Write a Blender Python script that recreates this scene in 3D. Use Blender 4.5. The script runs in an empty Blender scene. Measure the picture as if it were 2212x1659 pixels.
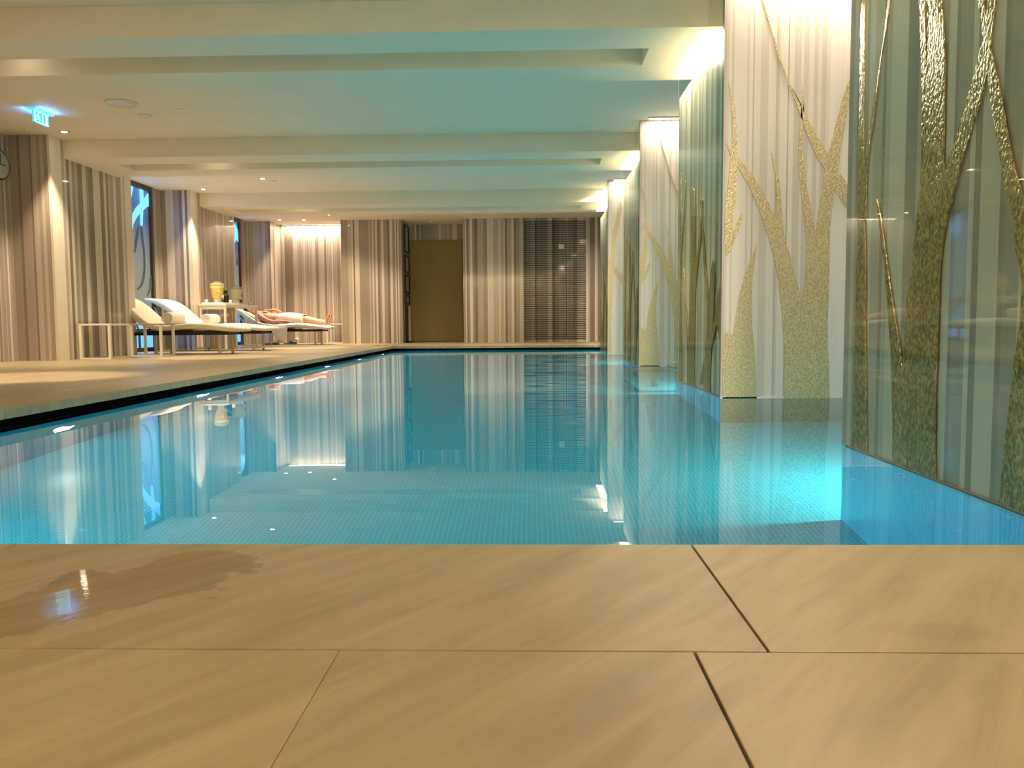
import bpy, bmesh, math, random
from mathutils import Vector, Matrix
from math import pi, sin, cos, radians as RD

S_ = bpy.context.scene
C = S_.collection

# ------------------------------------------------------------------ camera
F_PX, PCX, PCY = 1789.0, 1092.0, 829.5
CAM_H = 0.39
_dy = Vector(((1147 - PCX) / F_PX, (699 - PCY) / F_PX, 1.0)).normalized()
_dx = Vector((1.0, -0.0049, 0.0)); _dx.z = -(_dx.x * _dy.x + _dx.y * _dy.y) / _dy.z; _dx.normalize()
_dz = _dx.cross(_dy)
RW = Matrix((_dx, _dy, _dz))          # photo axes -> room axes
cam_data = bpy.data.cameras.new('camera')
cam_data.sensor_width = 36.0
cam_data.lens = 36.0 * F_PX / 2212.0
cam_data.shift_x = (1106.0 - PCX) / 2212.0
cam_data.clip_start = 0.02
cam = bpy.data.objects.new('camera', cam_data); C.objects.link(cam)
right, down, fwd = RW.col[0], RW.col[1], RW.col[2]
cam.matrix_world = Matrix.Translation((0, 0, CAM_H)) @ Matrix((right, -down, -fwd)).transposed().to_4x4()
S_.camera = cam

def ray(px, py):
    return RW @ Vector(((px - PCX) / F_PX, (py - PCY) / F_PX, 1.0))
def on(axis, val, px, py):
    """point where the sight line through a photo point meets the room plane axis=val"""
    d = ray(px, py); o = Vector((0, 0, CAM_H)); i = 'xyz'.index(axis)
    return o + d * ((val - o[i]) / d[i])

# ------------------------------------------------------------------ world, exposure
w = bpy.data.worlds.new('world'); S_.world = w; w.use_nodes = True
w.node_tree.nodes['Background'].inputs[0].default_value = (0.9, 0.72, 0.5, 1)
w.node_tree.nodes['Background'].inputs[1].default_value = 0.0
S_.view_settings.view_transform = 'Standard'
S_.view_settings.look = 'None'
S_.view_settings.gamma = 1.0
S_.view_settings.use_curve_mapping = False
S_.view_settings.exposure = 0.45
S_.cycles.use_denoising = True
S_.cycles.caustics_refractive = True
S_.cycles.caustics_reflective = True
S_.cycles.sample_clamp_indirect = 6.0
S_.cycles.max_bounces = 12
S_.cycles.diffuse_bounces = 5
S_.cycles.transparent_max_bounces = 12

WARM = (1.0, 0.79, 0.54)
PINK = (1.0, 0.84, 0.68)
POOLC = (0.46, 0.95, 0.92)
def area(name, loc, size, power, col, direc, size_y=None, spread=None):
    l = bpy.data.lights.new(name, 'AREA'); l.energy = power; l.color = col
    l.size = size
    if size_y: l.shape = 'RECTANGLE'; l.size_y = size_y
    if spread: l.spread = spread
    o = bpy.data.objects.new(name, l); C.objects.link(o); o.location = loc
    zz_ = -Vector(direc).normalized(); xx_ = Vector((0, 1, 0)).cross(zz_).normalized(); yy_ = zz_.cross(xx_)
    if abs(direc[0]) > .9: xx_ = Vector((0, 1, 0)); yy_ = zz_.cross(xx_).normalized(); xx_ = yy_.cross(zz_)
    o.rotation_euler = Matrix((xx_, yy_, zz_)).transposed().to_euler()
    return o
def spot(name, loc, power, col, ang, blend=0.5, rad=0.03, direc=(0, 0, -1)):
    l = bpy.data.lights.new(name, 'SPOT'); l.energy = power; l.color = col
    l.spot_size = RD(ang); l.spot_blend = blend; l.shadow_soft_size = rad
    o = bpy.data.objects.new(name, l); C.objects.link(o); o.location = loc
    o.rotation_euler = Vector(direc).to_track_quat('-Z', 'Y').to_euler()
    return o
def point(name, loc, power, col, rad=0.03):
    l = bpy.data.lights.new(name, 'POINT'); l.energy = power; l.color = col; l.shadow_soft_size = rad
    o = bpy.data.objects.new(name, l); C.objects.link(o); o.location = loc
    return o

# ------------------------------------------------------------------ key dimensions (metres)
WL = -0.086                       # water level
MC, SC = 2.574, 2.363             # main ceiling, beam underside
XL, XR = -2.50, 1.19              # pool edge on the left, glass faces on the right
XW, XP = -5.97, -5.47             # left wall, pier faces
XRW = 2.45                        # right wall behind the pillars
YN, YF = 1.445, 15.0              # near and far pool edges
ZB = -1.27                        # pool bottom
BEAMS = [(1.76, 2.98), (5.74, 6.96), (9.72, 10.97), (13.72, 14.97)]
PILLARS = [(1.56, 3.18), (5.237, 6.84), (9.185, 10.79), (12.944, 14.5)]
BACK = -3.0

# pool lamps: set in the left pool wall, and in the far sides of the pillar plinths
LAMPY = [2.36, 4.28, 6.14, 8.06, 10.0, 11.92, 13.84]
for y in LAMPY:
    if y > YN + .3 and y < YF - .3:
        area('pool_wall_lamp', (XL + .03, y, -.60), .14, 18, POOLC, (1, 0, -.22))
for (a, b) in PILLARS:
    area('niche_pool_lamp', (1.85, b + .05, -.55), .5, 15, (.70, 1.0, .80), (-.45, .5, -1), .10, RD(105))
# ceiling downlights, with added wide-angle fill lamps among them
for (x, y, p, a) in [(-3.95, 6.36, 300, 44), (-3.95, 10.34, 300, 44), (-3.95, 14.3, 300, 44), (-3.98, 12.39, 200, 60),
                     (-3.99, 16.47, 200, 60), (-3.95, 2.3, 300, 90), (-3.95, 8.4, 75, 120), (-3.95, 12.4, 75, 120), (-3.95, 16.4, 70, 120)]:
    spot('downlight_and_fill_beam', (x, y, SC - .02 if y in (6.36, 10.34, 14.3) else MC - .03), p, WARM, a, .6)
for (x, y, p) in [(-5.215, 9.24, 210), (-5.22, 13.2, 210), (-5.19, 17.17, 140), (-4.71, 17.28, 120), (-5.2, 5.2, 200), (-5.2, 8.2, 110), (-5.2, 12.2, 110)]:
    spot('pier_downlight_beam', (x, y, MC - .03), p, WARM, 75, .7)
# added fill lamps over the near deck, behind and above the camera
for (x, y, p) in [(-3.2, .2, 70), (-1.0, -.6, 25), (1.0, .2, 35)]:
    spot('near_deck_fill_lamp', (x, y, MC - .03), p, WARM, 120, .8, .06)
# added fill lamps without fittings, just under the beam slots over the water
for y in (6.36, 10.34, 14.3):
    for x in (-1.9, .1): spot('pool_fill_lamp', (x, y, SC - .01), 120, WARM, 110, .9, .05)
for x in (-3.2, -2.0, -.6, .5): spot('far_deck_fill_lamp', (x, 16.3, MC - .03), 60, WARM, 110, .8)  # added fill over the far deck, no fittings
# strip in the ceiling over each pillar front, trough strip beside each pillar
for (a, b) in PILLARS:
    area('front_wash', (1.85, a - .14, MC - .035), 1.15, 10, PINK, (0, .25, -1), .05)
    area('trough_strip', (1.25, (a + b) / 2 + .35, SC + .19), .12, 22, PINK, (0, 0, -1), 1.05)
    area('side_wash', (1.172, (a + b) / 2 + .35, SC + .12), .015, 115, PINK, (.16, 0, -1), 1.1)
area('rear_fill_strip', (-1.8, BACK + .35, MC - .03), 7.6, 150, (1.0, .80, .56), (0, -.55, -1), .08)  # added fill strip out of view, warms the room off the rear wall
area('back_wall_wash', (-4.7, 18.04, MC - .03), 1.3, 24, PINK, (0, 0.1, -1), .05)

# ------------------------------------------------------------------ materials
def mat(name, base=(.8, .8, .8), rough=.5, metal=0, emis=None, es=0, coat=0, coat_r=.03, trans=0, ior=1.45, alpha=1):
    m = bpy.data.materials.new(name); m.use_nodes = True
    p = m.node_tree.nodes['Principled BSDF']
    p.inputs['Base Color'].default_value = (*base, 1)
    p.inputs['Roughness'].default_value = rough
    p.inputs['Metallic'].default_value = metal
    p.inputs['Coat Weight'].default_value = coat
    p.inputs['Coat Roughness'].default_value = coat_r
    p.inputs['Transmission Weight'].default_value = trans
    p.inputs['IOR'].default_value = ior
    p.inputs['Alpha'].default_value = alpha
    if emis: p.inputs['Emission Color'].default_value = (*emis, 1); p.inputs['Emission Strength'].default_value = es
    return m
def N(m, t, **k):
    n = m.node_tree.nodes.new(t)
    for a, v in k.items():
        if a in n.inputs: n.inputs[a].default_value = v
        else: setattr(n, a, v)
    return n
def L(m, a, b): m.node_tree.links.new(a, b)
def P(m): return m.node_tree.nodes['Principled BSDF']
def vary(m, scale=(1, 1, 1), amt=.15, detail=4, bump=0, bdist=.002, attr=None, bscale=None):
    """multiply the base colour by soft noise, optional colour attribute, optional bump"""
    tc = N(m, 'ShaderNodeTexCoord'); mp = N(m, 'ShaderNodeMapping'); mp.inputs['Scale'].default_value = scale
    L(m, tc.outputs['Object'], mp.inputs['Vector'])
    nz = N(m, 'ShaderNodeTexNoise'); nz.inputs['Scale'].default_value = 1; nz.inputs['Detail'].default_value = detail
    L(m, mp.outputs[0], nz.inputs['Vector'])
    mr = N(m, 'ShaderNodeMapRange'); mr.inputs[1].default_value = .25; mr.inputs[2].default_value = .75
    mr.inputs[3].default_value = 1 - amt; mr.inputs[4].default_value = 1 + amt
    L(m, nz.outputs['Fac'], mr.inputs[0])
    mx = N(m, 'ShaderNodeMix', data_type='RGBA', blend_type='MULTIPLY'); mx.inputs[0].default_value = 1
    mx.inputs[6].default_value = P(m).inputs['Base Color'].default_value
    if attr:
        at = N(m, 'ShaderNodeAttribute', attribute_name=attr); L(m, at.outputs['Color'], mx.inputs[6])
    L(m, mr.outputs[0], mx.inputs[7]); L(m, mx.outputs[2], P(m).inputs['Base Color'])
    if bump:
        b = N(m, 'ShaderNodeBump'); b.inputs['Strength'].default_value = bump; b.inputs['Distance'].default_value = bdist
        src = nz
        if bscale:
            mp2 = N(m, 'ShaderNodeMapping'); mp2.inputs['Scale'].default_value = bscale
            L(m, tc.outputs['Object'], mp2.inputs['Vector'])
            src = N(m, 'ShaderNodeTexNoise'); src.inputs['Scale'].default_value = 1; src.inputs['Detail'].default_value = 3
            L(m, mp2.outputs[0], src.inputs['Vector'])
        L(m, src.outputs['Fac'], b.inputs['Height']); L(m, b.outputs[0], P(m).inputs['Normal'])
    return mx

plaster = mat('ceiling_plaster', (.86, .77, .60), .7); vary(plaster, (3, 3, 3), .03)
paper = mat('striped_wallcovering', (.5, .45, .4), .42, coat=.55, coat_r=.05); vary(paper, (60, 60, .25), .10, 5, attr='Col')
panelm = mat('pale_striped_panel', (.6, .55, .5), .35, coat=.25, coat_r=.03); vary(panelm, (70, 70, .2), .05, 5, attr='Col')
# hammered gold leaf
gold = mat('hammered_gold', (.50, .37, .15), .24, .5)
def gold_nodes(m):
    tc = N(m, 'ShaderNodeTexCoord'); mp = N(m, 'ShaderNodeMapping'); mp.inputs['Scale'].default_value = (95, 95, 70)
    L(m, tc.outputs['Object'], mp.inputs['Vector'])
    nz = N(m, 'ShaderNodeTexNoise'); nz.inputs['Scale'].default_value = 1; nz.inputs['Detail'].default_value = 2.5
    L(m, mp.outputs[0], nz.inputs['Vector'])
    mp2 = N(m, 'ShaderNodeMapping'); mp2.inputs['Scale'].default_value = (150, 150, 30)
    L(m, tc.outputs['Object'], mp2.inputs['Vector'])
    n2 = N(m, 'ShaderNodeTexNoise'); n2.inputs['Scale'].default_value = 1; n2.inputs['Detail'].default_value = 2
    L(m, mp2.outputs[0], n2.inputs['Vector'])
    b1 = N(m, 'ShaderNodeBump'); b1.inputs['Strength'].default_value = 1.0; b1.inputs['Distance'].default_value = .009
    L(m, nz.outputs['Fac'], b1.inputs['Height'])
    b2 = N(m, 'ShaderNodeBump'); b2.inputs['Strength'].default_value = .3; b2.inputs['Distance'].default_value = .003
    L(m, n2.outputs['Fac'], b2.inputs['Height']); L(m, b1.outputs[0], b2.inputs['Normal'])
    L(m, b2.outputs[0], P(m).inputs['Normal'])
    r = N(m, 'ShaderNodeValToRGB'); r.color_ramp.elements[0].position = .36; r.color_ramp.elements[1].position = .66
    r.color_ramp.elements[0].color = (.20, .135, .03, 1); r.color_ramp.elements[1].color = (.62, .45, .14, 1)
    L(m, nz.outputs['Fac'], r.inputs[0]); L(m, r.outputs[0], P(m).inputs['Base Color'])
gold_nodes(gold)
goldf = mat('pale_hammered_gold', (.6, .5, .3), .42, .25, coat=.2, coat_r=.03)
gold_nodes(goldf)
for n in goldf.node_tree.nodes:
    if n.type == 'VALTORGB': n.color_ramp.elements[0].color = (.46, .36, .17, 1); n.color_ramp.elements[1].color = (.70, .58, .34, 1)
    if n.type == 'BUMP': n.inputs['Strength'].default_value *= .6

# stone of the deck: slabs with slanting veins, wet patch and a dried mark
stone = mat('beige_stone', (.5, .4, .28), .38)
def stone_nodes(m):
    tc = N(m, 'ShaderNodeTexCoord')
    mp = N(m, 'ShaderNodeMapping', vector_type='TEXTURE'); mp.inputs['Rotation'].default_value = (0, 0, RD(52)); mp.inputs['Scale'].default_value = (.42, .06, 1)
    L(m, tc.outputs['Object'], mp.inputs['Vector'])
    n1 = N(m, 'ShaderNodeTexNoise'); n1.inputs['Scale'].default_value = 1.0; n1.inputs['Detail'].default_value = 7; n1.inputs['Roughness'].default_value = .62
    n1.inputs['Distortion'].default_value = .4
    L(m, mp.outputs[0], n1.inputs['Vector'])
    r = N(m, 'ShaderNodeValToRGB')
    e = r.color_ramp.elements; e[0].position = .3; e[1].position = .72
    e[0].color = (.27, .205, .115, 1); e[1].color = (.40, .32, .20, 1)
    L(m, n1.outputs['Fac'], r.inputs[0])
    at = N(m, 'ShaderNodeAttribute', attribute_name='Col')
    mx = N(m, 'ShaderNodeMix', data_type='RGBA', blend_type='MULTIPLY'); mx.inputs[0].default_value = 1
    L(m, r.outputs[0], mx.inputs[6]); L(m, at.outputs['Color'], mx.inputs[7])
    # wet patch mask
    def blob(cx, cy, rx, ry, ang, soft, wob):
        mpb = N(m, 'ShaderNodeMapping', vector_type='TEXTURE'); mpb.inputs['Location'].default_value = (cx, cy, 0)
        mpb.inputs['Rotation'].default_value = (0, 0, ang); mpb.inputs['Scale'].default_value = (rx, ry, 1)
        L(m, tc.outputs['Object'], mpb.inputs['Vector'])
        ln = N(m, 'ShaderNodeVectorMath', operation='LENGTH'); L(m, mpb.outputs[0], ln.inputs[0])
        nb = N(m, 'ShaderNodeTexNoise'); nb.inputs['Scale'].default_value = 8; nb.inputs['Detail'].default_value = 7
        L(m, tc.outputs['Object'], nb.inputs['Vector'])
        ad = N(m, 'ShaderNodeMath', operation='MULTIPLY_ADD'); ad.inputs[1].default_value = wob
        L(m, nb.outputs['Fac'], ad.inputs[0]); L(m, ln.outputs['Value'], ad.inputs[2])
        mr = N(m, 'ShaderNodeMapRange'); mr.inputs[1].default_value = 1 + wob / 2 - soft; mr.inputs[2].default_value = 1 + wob / 2
        mr.inputs[3].default_value = 1; mr.inputs[4].default_value = 0
        L(m, ad.outputs[0], mr.inputs[0]); return mr.outputs[0]
    wet = blob(-.615, 1.215, .24, .125, RD(48), .14, 1.9)
    d = N(m, 'ShaderNodeMix', data_type='RGBA', blend_type='MULTIPLY'); d.inputs[7].default_value = (.76, .69, .60, 1)
    L(m, wet, d.inputs[0]); L(m, mx.outputs[2], d.inputs[6])
    mk = blob(.51, 1.03, .10, .035, RD(-8), .5, 1.2)
    mk2 = N(m, 'ShaderNodeMath', operation='MULTIPLY'); mk2.inputs[1].default_value = .35; L(m, mk, mk2.inputs[0])
    d2 = N(m, 'ShaderNodeMix', data_type='RGBA', blend_type='MULTIPLY'); d2.inputs[7].default_value = (.75, .68, .6, 1)
    L(m, mk2.outputs[0], d2.inputs[0]); L(m, d.outputs[2], d2.inputs[6])
    L(m, d2.outputs[2], P(m).inputs['Base Color'])
    ro = N(m, 'ShaderNodeMapRange'); ro.inputs[3].default_value = .40; ro.inputs[4].default_value = .02
    L(m, wet, ro.inputs[0]); L(m, ro.outputs[0], P(m).inputs['Roughness'])
    b = N(m, 'ShaderNodeBump'); b.inputs['Strength'].default_value = .12; b.inputs['Distance'].default_value = .002
    L(m, n1.outputs['Fac'], b.inputs['Height']); L(m, b.outputs[0], P(m).inputs['Normal'])
stone_nodes(stone)
grout = mat('dark_joint', (.045, .03, .02), .8)

def mosaic(name, c1, c2, cm, size=.025):
    m = mat(name, c1, .25)
    uv = N(m, 'ShaderNodeUVMap')
    br = N(m, 'ShaderNodeTexBrick', offset=0.0, squash=1.0)
    br.inputs['Color1'].default_value = (*c1, 1); br.inputs['Color2'].default_value = (*c2, 1); br.inputs['Mortar'].default_value = (*cm, 1)
    br.inputs['Scale'].default_value = 1; br.inputs['Mortar Size'].default_value = size * .09
    br.inputs['Brick Width'].default_value = size; br.inputs['Row Height'].default_value = size
    L(m, uv.outputs[0], br.inputs['Vector']); L(m, br.outputs['Color'], P(m).inputs['Base Color'])
    return m
tile = mosaic('turquoise_mosaic', (.004, .27, .42), (.008, .31, .47), (.06, .48, .60), .02)
tileb = mosaic('blue_mosaic', (.02, .42, .78), (.03, .47, .82), (.10, .58, .85), .02)
tile_shade = mosaic('shaded_mosaic', (.005, .07, .08), (.01, .09, .10), (.02, .12, .12), .02)  # shade on the plinth fronts painted as a darker tile colour
black = mat('black_gutter', (.006, .006, .006), .6)
blackm = mat('black_metal', (.012, .012, .014), .4)
steel = mat('brushed_steel', (.55, .53, .5), .3, .9)
white = mat('white_lacquer', (.80, .74, .64), .35, coat=.3)
brass = mat('taupe_top', (.42, .33, .24), .4)
cream = mat('cream_cushion', (.80, .72, .55), .6); vary(cream, (20, 20, 20), .05, 4, .1, .003)
towelm = mat('white_towel', (.86, .80, .70), .95); vary(towelm, (30, 30, 30), .05, 4, .5, .006, bscale=(160, 160, 160))
skin = mat('skin', (.72, .36, .24), .5); P(skin).inputs['Subsurface Weight'].default_value = .1; vary(skin, (12, 12, 12), .08)
hairm = mat('dark_hair', (.03, .018, .012), .5)
frameb = mat('dark_bronze', (.08, .05, .03), .5)
olive = mat('olive_door', (.27, .20, .07), .5); vary(olive, (2, 2, 1), .1)
darkb = mat('dark_brown_slats', (.02, .011, .006), .5)
led = mat('strip_light', (1, 1, 1), .5, emis=(1.0, .84, .62), es=14)
leds = mat('soft_strip_light', (1, 1, 1), .5, emis=(1.0, .84, .62), es=3)
ledw = mat('downlight_lens', (1, 1, 1), .5, emis=(1.0, .86, .66), es=30)
poollamp = mat('pool_lamp_lens', (1, 1, 1), .5, emis=(.86, .95, 1.0), es=14)
whitep = mat('white_plastic', (.85, .8, .7), .4)
greyp = mat('pale_grey_dial', (.42, .47, .42), .5)

def thin_glass(name, tint, ior=1.45):
    m = bpy.data.materials.new(name); m.use_nodes = True; nt = m.node_tree; nt.nodes.clear()
    o = nt.nodes.new('ShaderNodeOutputMaterial'); t = nt.nodes.new('ShaderNodeBsdfTransparent'); g = nt.nodes.new('ShaderNodeBsdfGlossy')
    lw = nt.nodes.new('ShaderNodeLayerWeight'); lw.inputs['Blend'].default_value = .5; mx = nt.nodes.new('ShaderNodeMixShader')
    pw = nt.nodes.new('ShaderNodeMath'); pw.operation = 'POWER'; pw.inputs[1].default_value = 5; L(m, lw.outputs['Facing'], pw.inputs[0])
    r0 = ((ior - 1) / (ior + 1)) ** 2
    fr = nt.nodes.new('ShaderNodeMath'); fr.operation = 'MULTIPLY_ADD'; fr.inputs[1].default_value = .16 - r0; fr.inputs[2].default_value = r0; L(m, pw.outputs[0], fr.inputs[0])
    t.inputs['Color'].default_value = (*tint, 1); g.inputs['Roughness'].default_value = .015
    L(m, fr.outputs[0], mx.inputs[0]); L(m, t.outputs[0], mx.inputs[1]); L(m, g.outputs[0], mx.inputs[2]); L(m, mx.outputs[0], o.inputs[0])
    return m
glass = thin_glass('clear_glass', (.93, .97, .94))
glassd = mat('frosted_jar_glass', (.80, .78, .60), .25, alpha=.30, coat=.5)
# water
waterm = bpy.data.materials.new('pool_water'); waterm.use_nodes = True
nt = waterm.node_tree; nt.nodes.clear()
o_ = nt.nodes.new('ShaderNodeOutputMaterial'); g_ = nt.nodes.new('ShaderNodeBsdfGlass')
g_.inputs['IOR'].default_value = 1.333; g_.inputs['Roughness'].default_value = 0; g_.inputs['Color'].default_value = (.97, 1, 1, 1)
tc = nt.nodes.new('ShaderNodeTexCoord'); nz = nt.nodes.new('ShaderNodeTexNoise'); nz.inputs['Scale'].default_value = 1.3; nz.inputs['Detail'].default_value = 1.5
bm_ = nt.nodes.new('ShaderNodeBump'); bm_.inputs['Strength'].default_value = .10; bm_.inputs['Distance'].default_value = .012
L(waterm, tc.outputs['Object'], nz.inputs['Vector']); L(waterm, nz.outputs['Fac'], bm_.inputs['Height'])
L(waterm, bm_.outputs[0], g_.inputs['Normal']); L(waterm, g_.outputs[0], o_.inputs[0])

# ------------------------------------------------------------------ mesh helpers
class MB:
    def __init__(s): s.v = []; s.f = []; s.c = []; s.mi = []; s.sm = []
    def add(s, vs, fs, col=None, mi=0, smooth=False):
        b = len(s.v); s.v += [tuple(v) for v in vs]
        for f in fs: s.f.append([b + i for i in f]); s.c.append(col or (1, 1, 1)); s.mi.append(mi); s.sm.append(smooth)
        return s
    def box(s, x0, x1, y0, y1, z0, z1, col=None, mi=0, bev=0):
        if bev:
            bm = bmesh.new()
            vs = [bm.verts.new(p) for p in [(x0, y0, z0), (x1, y0, z0), (x1, y1, z0), (x0, y1, z0), (x0, y0, z1), (x1, y0, z1), (x1, y1, z1), (x0, y1, z1)]]
            for q in [(0, 3, 2, 1), (4, 5, 6, 7), (0, 1, 5, 4), (1, 2, 6, 5), (2, 3, 7, 6), (3, 0, 4, 7)]: bm.faces.new([vs[i] for i in q])
            bmesh.ops.bevel(bm, geom=bm.edges[:], offset=bev, segments=2, affect='EDGES', profile=.6)
            bm.verts.index_update()
            s.add([v.co.copy() for v in bm.verts], [[v.index for v in f.verts] for f in bm.faces], col, mi); bm.free(); return s
        return s.add([(x0, y0, z0), (x1, y0, z0), (x1, y1, z0), (x0, y1, z0), (x0, y0, z1), (x1, y0, z1), (x1, y1, z1), (x0, y1, z1)],
                     [(0, 3, 2, 1), (4, 5, 6, 7), (0, 1, 5, 4), (1, 2, 6, 5), (2, 3, 7, 6), (3, 0, 4, 7)], col, mi)
    def quad(s, a, b, c, d, col=None, mi=0): return s.add([a, b, c, d], [(0, 1, 2, 3)], col, mi)
    def poly(s, pts, offs, col=None, mi=0):
        """polygon pts (3D, planar) extruded by vector offs"""
        n = len(pts); off = Vector(offs)
        p0 = [Vector(p) for p in pts]; p1 = [p + off for p in p0]
        from mathutils.geometry import tessellate_polygon
        tris = tessellate_polygon([p0])
        fs = [list(t) for t in tris] + [[i + n for i in reversed(t)] for t in tris]
        fs += [[i, (i + 1) % n, (i + 1) % n + n, i + n] for i in range(n)]
        return s.add(p0 + p1, fs, col, mi)
    def tube(s, pts, r, seg=8, col=None, mi=0, caps=True):
        pts = [Vector(p) for p in pts]; rs = r if isinstance(r, (list, tuple)) else [r] * len(pts)
        vs = []; n = len(pts); up = None
        for i, p in enumerate(pts):
            t = (pts[min(i + 1, n - 1)] - pts[max(i - 1, 0)]).normalized()
            if up is None: up = Vector((0, 0, 1)) if abs(t.z) < .9 else Vector((1, 0, 0))
            a = t.cross(up).normalized(); b = a.cross(t).normalized(); up = b
            for k in range(seg):
                an = 2 * pi * k / seg; vs.append(p + (a * cos(an) + b * sin(an)) * rs[i])
        fs = [[i * seg + k, i * seg + (k + 1) % seg, (i + 1) * seg + (k + 1) % seg, (i + 1) * seg + k] for i in range(n - 1) for k in range(seg)]
        if caps: fs += [list(range(seg)), list(range((n - 1) * seg, n * seg))[::-1]]
        return s.add(vs, fs, col, mi, True)
    def lathe(s, prof, c=(0, 0, 0), seg=24, col=None, mi=0, axis='z'):
        vs = []; 
        for (r, h) in prof:
            for k in range(seg):
                a = 2 * pi * k / seg
                d = {'z': (r * cos(a), r * sin(a), h), 'x': (h, r * cos(a), r * sin(a)), 'y': (r * cos(a), h, r * sin(a))}[axis]
                vs.append((c[0] + d[0], c[1] + d[1], c[2] + d[2]))
        n = len(prof)
        fs = [[i * seg + k, i * seg + (k + 1) % seg, (i + 1) * seg + (k + 1) % seg, (i + 1) * seg + k] for i in range(n - 1) for k in range(seg)]
        fs += [list(range(seg)), list(range((n - 1) * seg, n * seg))[::-1]]
        return s.add(vs, fs, col, mi, True)
    def ball(s, c, r, seg=16, rings=10, col=None, mi=0):
        rx, ry, rz = r if isinstance(r, (list, tuple)) else (r, r, r)
        vs = []; fs = []
        for i in range(rings + 1):
            ph = pi * i / rings
            for k in range(seg):
                a = 2 * pi * k / seg; vs.append((c[0] + rx * sin(ph) * cos(a), c[1] + ry * sin(ph) * sin(a), c[2] + rz * cos(ph)))
        fs = [[i * seg + k, i * seg + (k + 1) % seg, (i + 1) * seg + (k + 1) % seg, (i + 1) * seg + k] for i in range(rings) for k in range(seg)]
        return s.add(vs, fs, col, mi, True)
    def build(s, name, mats, parent=None, origin=None):
        me = bpy.data.meshes.new(name); o = Vector(origin) if origin else Vector((0, 0, 0))
        me.from_pydata([Vector(v) - o for v in s.v], [], s.f)
        mats = mats if isinstance(mats, (list, tuple)) else [mats]
        for m in mats: me.materials.append(m)
        ca = me.color_attributes.new('Col', 'FLOAT_COLOR', 'CORNER'); uv = me.uv_layers.new(name='UVMap')
        bm = bmesh.new(); bm.from_mesh(me); bmesh.ops.recalc_face_normals(bm, faces=bm.faces[:]) if s._closed() else None
        bm.to_mesh(me); bm.free()
        ca = me.color_attributes['Col']; uv = me.uv_layers['UVMap']
        for p in me.polygons:
            p.material_index = s.mi[p.index]; p.use_smooth = s.sm[p.index]
            nn = p.normal; ax = max(range(3), key=lambda i: abs(nn[i])); u, v_ = [(1, 2), (0, 2), (0, 1)][ax]
            for li in p.loop_indices:
                ca.data[li].color = (*s.c[p.index], 1); co = me.vertices[me.loops[li].vertex_index].co
                uv.data[li].uv = (co[u], co[v_])
        ob = bpy.data.objects.new(name, me); C.objects.link(ob); ob.location = o
        if parent: ob.parent = parent; ob.location = o - (Vector(parent['_at']) if '_at' in parent else Vector((0, 0, 0)))
        return ob
    def _closed(s): return getattr(s, 'recalc', True)

def tag(o, label=None, cat=None, group=None, kind=None):
    if label: o['label'] = label
    if cat: o['category'] = cat
    if group: o['group'] = group
    if kind: o['kind'] = kind
    return o
def struct(mb, name, m): return tag(mb.build(name, m), kind='structure')
ROOTS = []
def thing(name, loc, label, cat, group=None):
    o = bpy.data.objects.new(name, None); C.objects.link(o); o.location = loc; o.empty_display_size = .1
    o['_at'] = tuple(loc); ROOTS.append(o)
    return tag(o, label, cat, group)
def fix_children():
    for o in ROOTS:
        if '_at' in o: del o['_at']
# children meshes are given in room coordinates; MB.build subtracts the parent's place
def part(mb, name, m, parent, label=None):
    at = Vector(parent['_at']) if '_at' in parent else Vector(parent.get('_off', (0, 0, 0)))
    ob = mb.build(name, m); ob.parent = parent; ob.location = -at
    if label: ob['label'] = label
    return ob
def subpart(mb, name, m, parent, label=None):
    ob = mb.build(name, m); ob.parent = parent; ob.location = (0, 0, 0)
    if label: ob['label'] = label
    return ob

# ------------------------------------------------------------------ stripes
LT, ML, MD, DK, VD = (.66, .58, .47), (.47, .40, .31), (.33, .275, .21), (.215, .172, .125), (.13, .10, .07)
MV = (.37, .29, .25)
def rnd_stripes(u0, u1, seed, pale=False):
    r = random.Random(seed); out = []; u = u0
    pal = [LT, ML, MD, DK, MV, ML, MD]
    while u < u1:
        wd = r.choice([.010, .015, .02, .03, .045, .07]) * r.uniform(.7, 1.3)
        c = r.choice(pal); k = r.uniform(.88, 1.12); c = tuple(a * k for a in c)
        if pale: c = tuple(.55 * a + .45 * b for a, b in zip(c, (.72, .64, .54)))
        out.append((u, min(u + wd, u1), c)); u += wd
    return out
def strip_face(mb, p0, p1, z0, z1, stripes=None, seed=0, pale=False, mi=0):
    """vertical face from p0 to p1 (xy) covered in vertical stripes; u runs 0..length"""
    p0 = Vector((*p0, 0)); p1 = Vector((*p1, 0)); ln = (p1 - p0).length; d = (p1 - p0) / ln
    st = stripes or rnd_stripes(0, ln, seed, pale)
    for (a, b, c) in st:
        A = p0 + d * a; B = p0 + d * b
        mb.quad((A.x, A.y, z0), (B.x, B.y, z0), (B.x, B.y, z1), (A.x, A.y, z1), c, mi)
def wall(name, pts, z0, z1, seed, stripes=None, kind='structure'):
    mb = MB(); mb.recalc = False
    for i in range(len(pts) - 1):
        strip_face(mb, pts[i], pts[i + 1], z0, z1, (stripes or {}).get(i), seed * 17 + i)
    return struct(mb, name, paper)

# ------------------------------------------------------------------ floor of stone slabs
rng = random.Random(3)
fl = MB()
def slab(x0, x1, y0, y1, tint=None, z1=0.0, th=.046):
    k = rng.uniform(.93, 1.05) if tint is None else tint
    g = .0018; gl = .0003 if abs(x0 + .232) < .001 else g; gr = .0003 if abs(x1 + .232) < .001 else g
    fl.box(x0 + gl, x1 - gr, y0 + g, y1 - g, z1 - th, z1, (k, k * rng.uniform(.985, 1.01), k * rng.uniform(.96, 1.02)), 0, .0012)
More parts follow.
